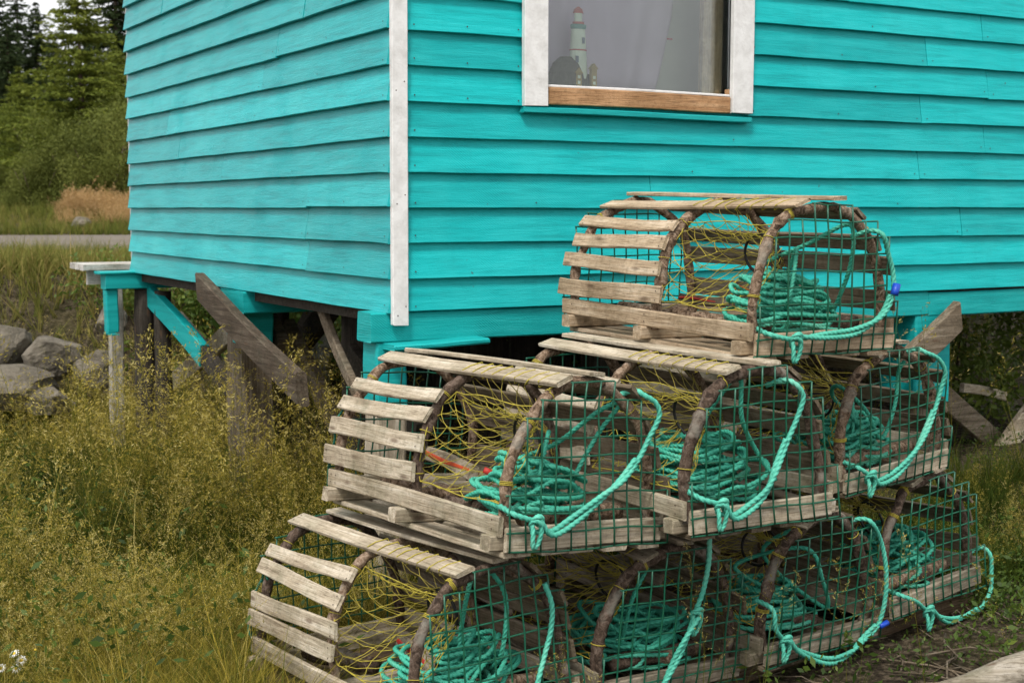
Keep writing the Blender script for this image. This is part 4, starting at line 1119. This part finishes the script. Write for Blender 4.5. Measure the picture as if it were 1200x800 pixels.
sx, sy = shed_local(p[:, 0], p[:, 1]); sc = np.where((sx > -1.0) & (sx < .4) & (sy > .1), sc * .92, sc)
a_, c_ = row_local(p[:, 0], p[:, 1]); sc = np.where((a_ > -.95) & (c_ < .35) & (a_ < 0), sc * .42, sc)
sc = np.where((p[:, 0] < -2.0) & (p[:, 1] > 6.5), sc * .75, sc)
sc = np.where(p[:, 0] > 1.5, sc * .5, sc); sc = np.clip(sc, .2, 1.4)
vr = [seed_plant(np.random.default_rng(i), rng.uniform(.46, .62), 12, 11, .36, .80, .085) for i in range(14)]
scatter('seeding_grass', vr, pos, sc, .15 * pn2 + .17 * vnoise(p[:, 0], p[:, 1], 3.4, 14) - .03 + rng.normal(0, .08, len(p)), MG, rng, .16)
# green and dry blades low down
p = sample(30000, -4.2, 3.6, 3.5, 9.8); p = p[keep_field(p)]
pos = np.column_stack([p, ground_h(p[:, 0], p[:, 1]) - .01]); pn = vnoise(p[:, 0], p[:, 1], 1.3, 4)
green = np.where((p[:, 0] < -1.9) & (p[:, 1] > 6) & (p[:, 1] < 8.2), -.12, .06)
vr = [blade_tuft(np.random.default_rng(40 + i), .26, 11, .0042, .27, .7) for i in range(10)]
scatter('meadow_grass', vr, pos, np.clip((.9 + .3 * pn + rng.normal(0, .15, len(p))) * np.where(p[:, 1] < 4.9, .62, 1), .3, 1.6), green - .05 + .12 * pn + rng.normal(0, .06, len(p)), MG, rng, .25)
# flattened dry straw in the near left corner
p = sample(8500, -1.95, -.35, 3.7, 5.0); p = p[keep_field(p)]
pos = np.column_stack([p, ground_h(p[:, 0], p[:, 1])])
vr = [blade_tuft(np.random.default_rng(80 + i), .34, 7, .0034, .70, 1.5, .12) for i in range(8)]
scatter('dry_straw', vr, pos, np.clip(rng.normal(.8, .2, len(p)), .3, 1.3), rng.normal(0, .08, len(p)) - .06, MG, rng, .5)
# bolder weeds with open seed heads: by the right post, under the gable and a few in the near corner
p = np.concatenate([sample(40, 1.75, 3.2, 5.6, 7.0), sample(210, -2.1, -.62, 5.3, 7.2), sample(60, -1.6, -.7, 4.0, 4.8), sample(300, -4.0, -2.2, 8.0, 9.4), sample(14, .55, 1.5, 3.95, 4.15)])
a_, c_ = row_local(p[:, 0], p[:, 1]); p = p[(c_ > .42) | (a_ < -.35) | (c_ < -.5)]
pos = np.column_stack([p, ground_h(p[:, 0], p[:, 1]) - .01])
vr = [seed_plant(np.random.default_rng(140 + i), .92, 13, 9, .46, .80, .11, .0078, 3) for i in range(8)]
sc = np.clip(rng.normal(.92, .14, len(p)), .5, 1.15); sc = np.where(p[:, 1] < 4.85, sc * .55, np.where(p[:, 1] > 7.9, sc * .62, sc))
scatter('tall_weeds', vr, pos, sc, rng.normal(0, .06, len(p)), MG, rng, .14)
# leafy green cover at the right and on the bank under the shed
p = np.concatenate([sample(560, 1.55, 2.8, 4.6, 5.7), sample(170, .35, 1.9, 4.0, 4.6), sample(900, -2.5, 2.5, 9.6, 11.6), sample(60, 1.9, 3.0, 6.0, 7.4), sample(60, -1.75, -1.2, 4.25, 4.5)])
a_, c_ = row_local(p[:, 0], p[:, 1]); p = p[(np.abs(c_) > .52) | (a_ > 2.05) | (a_ < -.4)]
a_, c_ = row_local(p[:, 0], p[:, 1]); p = p[~((c_ < -.4) & (a_ < 1.6) & (rng.random(len(p)) < .75))]
pos = np.column_stack([p, ground_h(p[:, 0], p[:, 1])])
vr = [leaf_plant(np.random.default_rng(200 + i), .10, 24, .012, .5) for i in range(8)]
sc = np.clip(rng.normal(.8, .3, len(p)), .3, 1.6); sc = np.where(p[:, 1] > 9, sc * 2.6, sc)
scatter('ground_cover', vr, pos, sc, rng.normal(0, .15, len(p)), ML, rng)
p = sample(900, -3.6, -.5, 3.8, 8.2); p = p[keep_field(p) & (vnoise(p[:, 0], p[:, 1], 1.9, 31) > .05)]
pos = np.column_stack([p, ground_h(p[:, 0], p[:, 1]) + .04])
vr = [leaf_plant(np.random.default_rng(320 + i), .26, 34, .017, .45) for i in range(6)]
scatter('meadow_weeds', vr, pos, np.clip(rng.normal(.85, .25, len(p)), .4, 1.5), rng.normal(0, .12, len(p)), ML, rng)
p = sample(420, -3.4, -.5, 3.8, 7.5); p = p[keep_field(p)]
pos = np.column_stack([p, ground_h(p[:, 0], p[:, 1])])
vr = [blade_tuft(np.random.default_rng(340 + i), .62, 2, .0034, .88, .9, .06) for i in range(8)]
scatter('dead_stalks', vr, pos, np.clip(rng.normal(.8, .2, len(p)), .4, 1.2), rng.normal(0, .06, len(p)), MG, rng, .45)
# bank and verge grass
p = sample(14000, -7.0, 3.5, 9.0, 15.3); sx, sy = shed_local(p[:, 0], p[:, 1])
p = p[in_view(p, .6) & (rng.random(len(p)) < .45 + .5 * smooth(10, 11.2, p[:, 1]))]
pos = np.column_stack([p, ground_h(p[:, 0], p[:, 1]) - .01])
vr = [blade_tuft(np.random.default_rng(240 + i), .30, 11, .007, .42, .75, .12) for i in range(8)]
ed = np.exp(-((p[:, 1] - 10.6) / .7) ** 2)
scatter('bank_grass', vr, pos, np.clip(.52 + .6 * ed + rng.normal(0, .15, len(p)), .3, 1.6), .10 * vnoise(p[:, 0], p[:, 1], 1.1, 9) + .2 * ed + rng.normal(0, .08, len(p)), MGF, rng, .3)
p = sample(9000, -16, -1, 26.2, 36); p = p[(np.abs(p[:, 0] + .3 * p[:, 1]) < 4.2)]
pos = np.column_stack([p, ground_h(p[:, 0], p[:, 1]) - .02])
vr = [blade_tuft(np.random.default_rng(260 + i), .42, 10, .016, .42, .6, .12) for i in range(6)]
scatter('verge_grass', vr, pos, np.clip(rng.normal(.55, .2, len(p)), .3, 1.5), .12 * vnoise(p[:, 0], p[:, 1], .6, 9) + rng.normal(0, .08, len(p)), MGF, rng, .25)
p = sample(15000, -11.5, -3.5, 29.0, 33.5); p = p[(p[:, 0] / p[:, 1] > -.330 + .006 * vnoise(p[:, 1], p[:, 0], 1.5)) & (vnoise(p[:, 0], p[:, 1], .9, 12) > -.55)]
pos = np.column_stack([p, ground_h(p[:, 0], p[:, 1]) - .02])
vr = [seed_plant(np.random.default_rng(280 + i), .75, 9, 5, .35, .62, .10, .020, 3) for i in range(6)]
scatter('orange_grass', vr, pos, np.clip((.46 + .22 * vnoise(p[:, 0], p[:, 1], 1.1, 21)) * smooth(-.336, -.312, p[:, 0] / p[:, 1]) + rng.normal(.12, .14, len(p)), .15, 1.3), rng.normal(0, .12, len(p)), MO, rng, .14)
# twigs and chips on the trodden soil
mb = MB(); rnd = random.Random(77)
for i in range(260):
    x_, y_ = rnd.uniform(.2, 2.0), rnd.uniform(3.7, 5.0); a_, c_ = row_local(x_, y_)
    if abs(c_) < .40 and a_ < 2.0: continue
    z_ = float(ground_h(x_, y_)) + .006; an = rnd.random() * TAU; L = rnd.uniform(.03, .20) if rnd.random() < .7 else .3
    mb.tube([(x_, y_, z_), (x_ + math.cos(an) * L * .5, y_ + math.sin(an) * L * .5, z_ + rnd.uniform(0, .02)), (x_ + math.cos(an + .2) * L, y_ + math.sin(an + .2) * L, z_ + rnd.uniform(0, .01))], rnd.uniform(.0015, .004), 5)
o = mb.build('twig_litter', M['old_x']); tag(o, kind='stuff')

# daisies, lower left
pet = plain_mat('petal_white', (.80, .80, .76), .6, .03, 20, 0); yc = plain_mat('flower_yellow', (.60, .40, .03), .7, .2, 60, .3); stm = plain_mat('flower_stem', (.06, .10, .02), .7, .2, 20, 0)
def daisy(x, y, z, r_, tilt, az, label, cat='flower', petals=True):
    e = empty('daisy' if petals else 'yellow_flower', (x, y, float(ground_h(x, y)))); tag(e, label, cat, 'daisies in the near grass' if petals else None)
    top = V((0, 0, z - e.location.z)); rt = Matrix.Rotation(az, 3, 'Z') @ Matrix.Rotation(tilt, 3, 'X')
    mb = MB(); mb.tube([(0, .03, 0), (.008, .01, top.z * .5), tuple(top)], .0016, 5); mb.build('stem', stm, e)
    if petals:
        mb = MB(); rnd = random.Random(int(x * 1e3))
        for i in range(15):
            a = TAU * i / 15 + rnd.uniform(-.08, .08); d = V((math.cos(a), math.sin(a), 0)); w = V((-math.sin(a), math.cos(a), 0)); l = r_ * rnd.uniform(.88, 1.08); dz = rnd.uniform(-.003, .001)
            pts = [d * r_ * .28 - w * r_ * .07, d * r_ * .28 + w * r_ * .07, d * l * .7 + w * r_ * .14 + V((0, 0, .002)), d * l + w * r_ * .05 + V((0, 0, dz)), d * l - w * r_ * .05 + V((0, 0, dz)), d * l * .7 - w * r_ * .14 + V((0, 0, .002))]
            mb.add([top + rt @ q for q in pts], [(0, 1, 2, 5), (5, 2, 3, 4)])
        mb.build('petals', pet, e)
    mb = MB(); vs = []; fs = []
    rr = r_ * .36
    for i in range(5):
        ph = i / 4 * math.pi / 2
        for j in range(10): vs.append(top + rt @ V((rr * math.cos(ph) * math.cos(TAU * j / 10), rr * math.cos(ph) * math.sin(TAU * j / 10), rr * .6 * math.sin(ph) + .0005)))
    for i in range(4):
        for j in range(10): fs.append((i * 10 + j, i * 10 + (j + 1) % 10, (i + 1) * 10 + (j + 1) % 10, (i + 1) * 10 + j))
    mb.add(vs, fs, 0, True); mb.build('flower_head', yc, e)
daisy(-1.527, 4.20, .150, .017, R(45), .2, 'white daisy facing the camera, right one of the upper pair')
daisy(-1.548, 4.20, .172, .016, R(35), -.3, 'white daisy, left one of the upper pair, half turned')
daisy(-1.540, 4.19, .128, .016, R(55), .1, 'white daisy just below the pair')
daisy(-1.588, 4.19, .128, .018, R(40), -.2, 'white daisy at the very left edge of the grass')
daisy(-1.482, 4.20, .184, .011, R(30), .4, 'faded yellow flower head without petals beside the daisies', petals=False)

# ------------------------------------------------------------------ trees
def conifer_mesh(name, rng, H, rad, nwh, tone, dense=1.0, droop=.25, sz=.11, up=.0, nd=30):
    b = NB(); tr = MB()
    for w in range(nwh):
        f = (w + rng.random() * .6) / nwh; z = H * (.06 + .93 * f); L0 = rad * (1 - f) ** .8 * rng.uniform(.72, 1.15) + .12
        nb = int(rng.integers(5, 9) * dense)
        for k_ in range(nb):
            a = rng.random() * TAU; L = L0 * rng.uniform(.55, 1.15); n = max(4, int(L * nd)); tw = rng.normal(0, .08)
            for i in range(n):
                t_ = (i + rng.random()) / n
                c = np.array([math.cos(a) * L * t_, math.sin(a) * L * t_, z - L * droop * t_ + up * L * t_ * t_ + tw * t_])
                wdt = .28 * L * (1 - .75 * t_) * rng.normal(0, .6)
                c = c + np.array([-math.sin(a) * wdt, math.cos(a) * wdt, -abs(rng.normal(0, .05))])
                d = np.array([math.cos(a) + rng.normal(0, .6), math.sin(a) + rng.normal(0, .6), rng.normal(-.15, .35)]); d /= np.linalg.norm(d)
                u = np.cross(d, rng.normal(0, 1, 3)); u /= np.linalg.norm(u); s_ = sz * rng.uniform(.5, 1.4)
                vv = np.array([c - d * s_, c + u * s_ * .3, c + d * s_, c - u * s_ * .3]); b.add(vv, np.array([[0, 1, 2, 3]]), float(np.clip(tone + .12 * t_ + rng.normal(0, .12), 0, 1)))
    v, q, t = b.get(); me = bpy.data.meshes.new(name); np_mesh(me, v, q, t)
    tr.tube([(0, 0, -.3), (.03, 0, H * .5), (0, 0, H * .97)], [.02 * H, .012 * H, .004], 8)
    return me, tr
def bush_mesh(name, rng, H, rad, n, tone, sz=.06):
    b = NB(); cl = [(rng.normal(0, rad * .45), rng.normal(0, rad * .45), H * rng.uniform(.15, .9), rng.uniform(.25, .5) * rad, rng.normal(0, .10)) for _ in range(26)]
    for i in range(n):
        cx_, cy_, cz_, cr, ct = cl[int(rng.integers(0, len(cl)))]; d = rng.normal(0, 1, 3); d /= np.linalg.norm(d); c = np.array([cx_, cy_, cz_]) + d * cr * rng.random() ** .45
        if c[2] < .02: continue
        dd = rng.normal(0, 1, 3); dd /= np.linalg.norm(dd); u = np.cross(dd, rng.normal(0, 1, 3)); u /= np.linalg.norm(u); s_ = sz * rng.uniform(.5, 1.4)
        vv = np.array([c - dd * s_, c + u * s_ * .5, c + dd * s_, c - u * s_ * .5]); b.add(vv, np.array([[0, 1, 2, 3]]), float(np.clip(tone + ct + rng.normal(0, .1), 0, 1)))
    v, q, t = b.get(); me = bpy.data.meshes.new(name); np_mesh(me, v, q, t); tr = MB()
    for i in range(5):
        a = rng.random() * TAU; tr.tube([(0, 0, -.2), (math.cos(a) * rad * .3, math.sin(a) * rad * .3, H * .4), (math.cos(a) * rad * .6, math.sin(a) * rad * .6, H * .8)], [.05, .03, .01], 6)
    return me, tr
MT = {'dark': attr_mat('dark_needles', [(0, (.008, .016, .005)), (.5, (.026, .042, .012)), (1, (.06, .08, .02))], .7, .15),
      'green': attr_mat('green_needles', [(0, (.032, .050, .008)), (.5, (.105, .135, .018)), (1, (.20, .22, .032))], .7, .25),
      'olive': attr_mat('olive_leaves', [(0, (.045, .060, .012)), (.5, (.125, .145, .028)), (1, (.22, .23, .055))], .7, .3)}
trg = np.random.default_rng(91)
kinds = {}
def variant(key):
    if key not in kinds:
        if key[0] == 's': kinds[key] = conifer_mesh('crown', trg, 8.5, 2.3, 38, .42, 2.4, .30, .10) + (MT['dark'],)
        elif key[0] == 'f': kinds[key] = conifer_mesh('crown', trg, 6.4, 2.5, 30, .55, 2.6, .12, .075, .10, 44) + (MT['green'],)
        elif key[0] == 'b': kinds[key] = bush_mesh('crown', trg, 2.6, 1.6, 17000, .5, .042) + (MT['olive'],)
        elif key[0] == 'g': kinds[key] = bush_mesh('crown', trg, 4.2, 2.0, 17000, .5, .05) + (MT['green'],)
        me, tr, mat = kinds[key]; me.materials.append(mat)
    return kinds[key]
def tree(key, px_x, y, s, label, name, cat, group, sz=1.0):
    me, tr, mat = variant(key)
    e = empty(name, (px_x, y, float(ground_h(px_x, y)) - .05), (0, 0, trg.random() * TAU), (s, s, s * sz)); tag(e, label, cat, group)
    c = bpy.data.objects.new('crown', me); COL.objects.link(c); c.parent = e
    if not hasattr(tr, 'me'):
        o = tr.build('trunk', M['bark_dark'], e); tr.me = o.data
    else:
        o = bpy.data.objects.new('trunk', tr.me); COL.objects.link(o); o.parent = e
def xat(px, y): return (px - 600) / 1625 * y
G1 = 'spruces of the wood beyond the road'; G2 = 'leafy bushes at the edge of the wood'
TREES = [
 ('s0', 6, 47, .86, 'dark spruce against the sky at the left edge of the wood'), ('s1', 30, 52, .86, 'tall dark spruce second from the left in the wood'), ('s2', 52, 49, .76, 'dark spruce with a thin pointed top near the gap of sky'),
 ('s1', 84, 54, .66, 'dark spruce directly under the gap of sky'), ('s0', 112, 50, .72, 'small topped dark spruce right of the gap of sky'), ('s2', 143, 46, 1.0, 'black green spruce touching the shed edge'),
 ('s0', 165, 50, .9, 'dark spruce mostly hidden behind the shed edge'), ('s2', -18, 44, .8, 'dark spruce cut off by the left edge'), ('s1', 18, 42, .62, 'short dark spruce in front at the left'), ('s0', 70, 44.5, .6, 'short dark spruce behind the pale green fir')]
for kx, px_, y_, s_, lab in TREES: tree(kx, xat(px_, y_), y_, s_, lab, 'spruce_tree', 'tree', G1, 1.0)
for i, (kx, px_, y_, s_) in enumerate([('s0', -60, 46, .9), ('s2', -105, 50, 1.0), ('s1', -150, 45, .85), ('s0', -200, 49, 1.0), ('s1', 205, 48, .95), ('s2', 250, 45, .85), ('s0', 300, 50, 1.0), ('s1', 350, 46, .9), ('s2', 400, 49, 1.0), ('s0', 455, 47, .9), ('s1', 515, 50, 1.0), ('s2', 580, 46, .9)]):
    tree(kx, xat(px_, y_), y_, s_, 'dark spruce of the wood running on behind the shed' if px_ > 0 else 'dark spruce of the wood beyond the left edge', 'spruce_tree', 'tree', 'spruces behind the shed' if px_ > 0 else 'spruces beyond the left edge')
tree('f0', xat(100, 37), 37, .98, 'large yellow green fir with level boughs in the middle of the wood', 'fir_tree', 'tree', None)
tree('f1', xat(30, 40), 40, .60, 'smaller yellow green fir left of the large one', 'fir_tree', 'tree', None)
tree('f0', xat(142, 42), 42, .72, 'yellow green fir half hidden by the shed edge', 'fir_tree', 'tree', None)
tree('b0', xat(128, 33.5), 33.5, .78, 'pale olive bush beside the shed edge above the orange grass', 'bush', 'bush', G2)
tree('b1', xat(88, 35), 35, .66, 'olive bush in the middle of the wood edge', 'bush', 'bush', G2)
tree('b0', xat(45, 34), 34, .52, 'low olive bush left of the middle', 'bush', 'bush', G2)
tree('g0', xat(55, 37.5), 37.5, .62, 'round green leafy tree below the pale fir', 'leafy_tree', 'tree', None)
tree('b1', xat(158, 35.5), 35.5, 1.05, 'big olive bush running behind the shed', 'bush', 'bush', G2)
tree('b1', xat(3, 36), 36, .45, 'dark low bush at the left edge', 'bush', 'bush', G2)
# shrub seen through the posts under the shed
me_, tr_ = bush_mesh('crown', trg, .9, .8, 4200, .72, .028); me_.materials.append(ML)
for i, (px_, y_, s_, lab) in enumerate([(372, 10.4, .75, 'bright green shrub seen between the posts under the shed'), (1120, 8.2, .8, 'yellow green shrub behind the right shed post'), (205, 10.2, .7, 'dark green shrub behind the turquoise brace'), (470, 9.8, .8, 'green shrub under the shed beside the corner post')]):
    x_ = xat(px_, y_); e = empty('shrub', (x_, y_, float(ground_h(x_, y_)) - .05), (0, 0, i * 1.3), (s_, s_, s_)); tag(e, lab, 'shrub', 'shrubs behind and under the shed')
    c = bpy.data.objects.new('crown', me_); COL.objects.link(c); c.parent = e
    if i == 0: o = tr_.build('stem', M['bark_dark'], e); sm_ = o.data; o.scale = (.35, .35, 1)
    else: o = bpy.data.objects.new('stem', sm_); COL.objects.link(o); o.parent = e; o.scale = (.35, .35, 1)

# ------------------------------------------------------------------ light
w = bpy.data.worlds.new('World'); scene.world = w; w.use_nodes = True
nt = w.node_tree; nt.nodes.clear(); k = NT(nt)
out = k.n('ShaderNodeOutputWorld'); bg = k.n('ShaderNodeBackground'); sky = k.n('ShaderNodeTexSky', sky_type='NISHITA')
SUN_EL, SUN_AZ = 56, 196     # azimuth clockwise from +Y: high, behind the camera, to its left
sky.sun_disc = False; sky.sun_elevation = R(SUN_EL); sky.sun_rotation = R(SUN_AZ); sky.air_density = 1.0; sky.dust_density = 6.0; sky.ozone_density = 1.0
hs = k.n('ShaderNodeHueSaturation'); hs.inputs['Saturation'].default_value = .22; hs.inputs['Value'].default_value = 1.0
k.link(sky.outputs[0], hs.inputs['Color'])
cl = k.noise(k.coord('Generated', (1, 1, 2.5)), 2.2, 5, .6)
cloud = k.ramp(cl, [(.30, (4.6, 4.75, 4.95)), (.70, (6.0, 6.0, 6.0))])
k.link(k.mix(.78, hs.outputs[0], cloud), bg.inputs[0]); bg.inputs[1].default_value = .13; k.link(bg.outputs[0], out.inputs[0])
sl = bpy.data.lights.new('sun', 'SUN'); sl.energy = 1.5; sl.angle = R(11); sl.color = (1, .96, .9)
so = bpy.data.objects.new('sun', sl); COL.objects.link(so)
d = V((math.sin(R(SUN_AZ)) * math.cos(R(SUN_EL)), math.cos(R(SUN_AZ)) * math.cos(R(SUN_EL)), math.sin(R(SUN_EL))))
so.rotation_euler = d.to_track_quat('Z', 'Y').to_euler(); so.location = d * 30

vs_ = scene.view_settings
scene.display_settings.display_device = 'sRGB'; vs_.view_transform = 'Standard'; vs_.look = 'None'; vs_.gamma = 1; vs_.use_curve_mapping = False; vs_.exposure = 0.85
scene.render.engine = 'CYCLES'
scene.cycles.max_bounces = 5; scene.cycles.diffuse_bounces = 3; scene.cycles.use_light_tree = False; scene.cycles.adaptive_threshold = .02; scene.cycles.transparent_max_bounces = 12
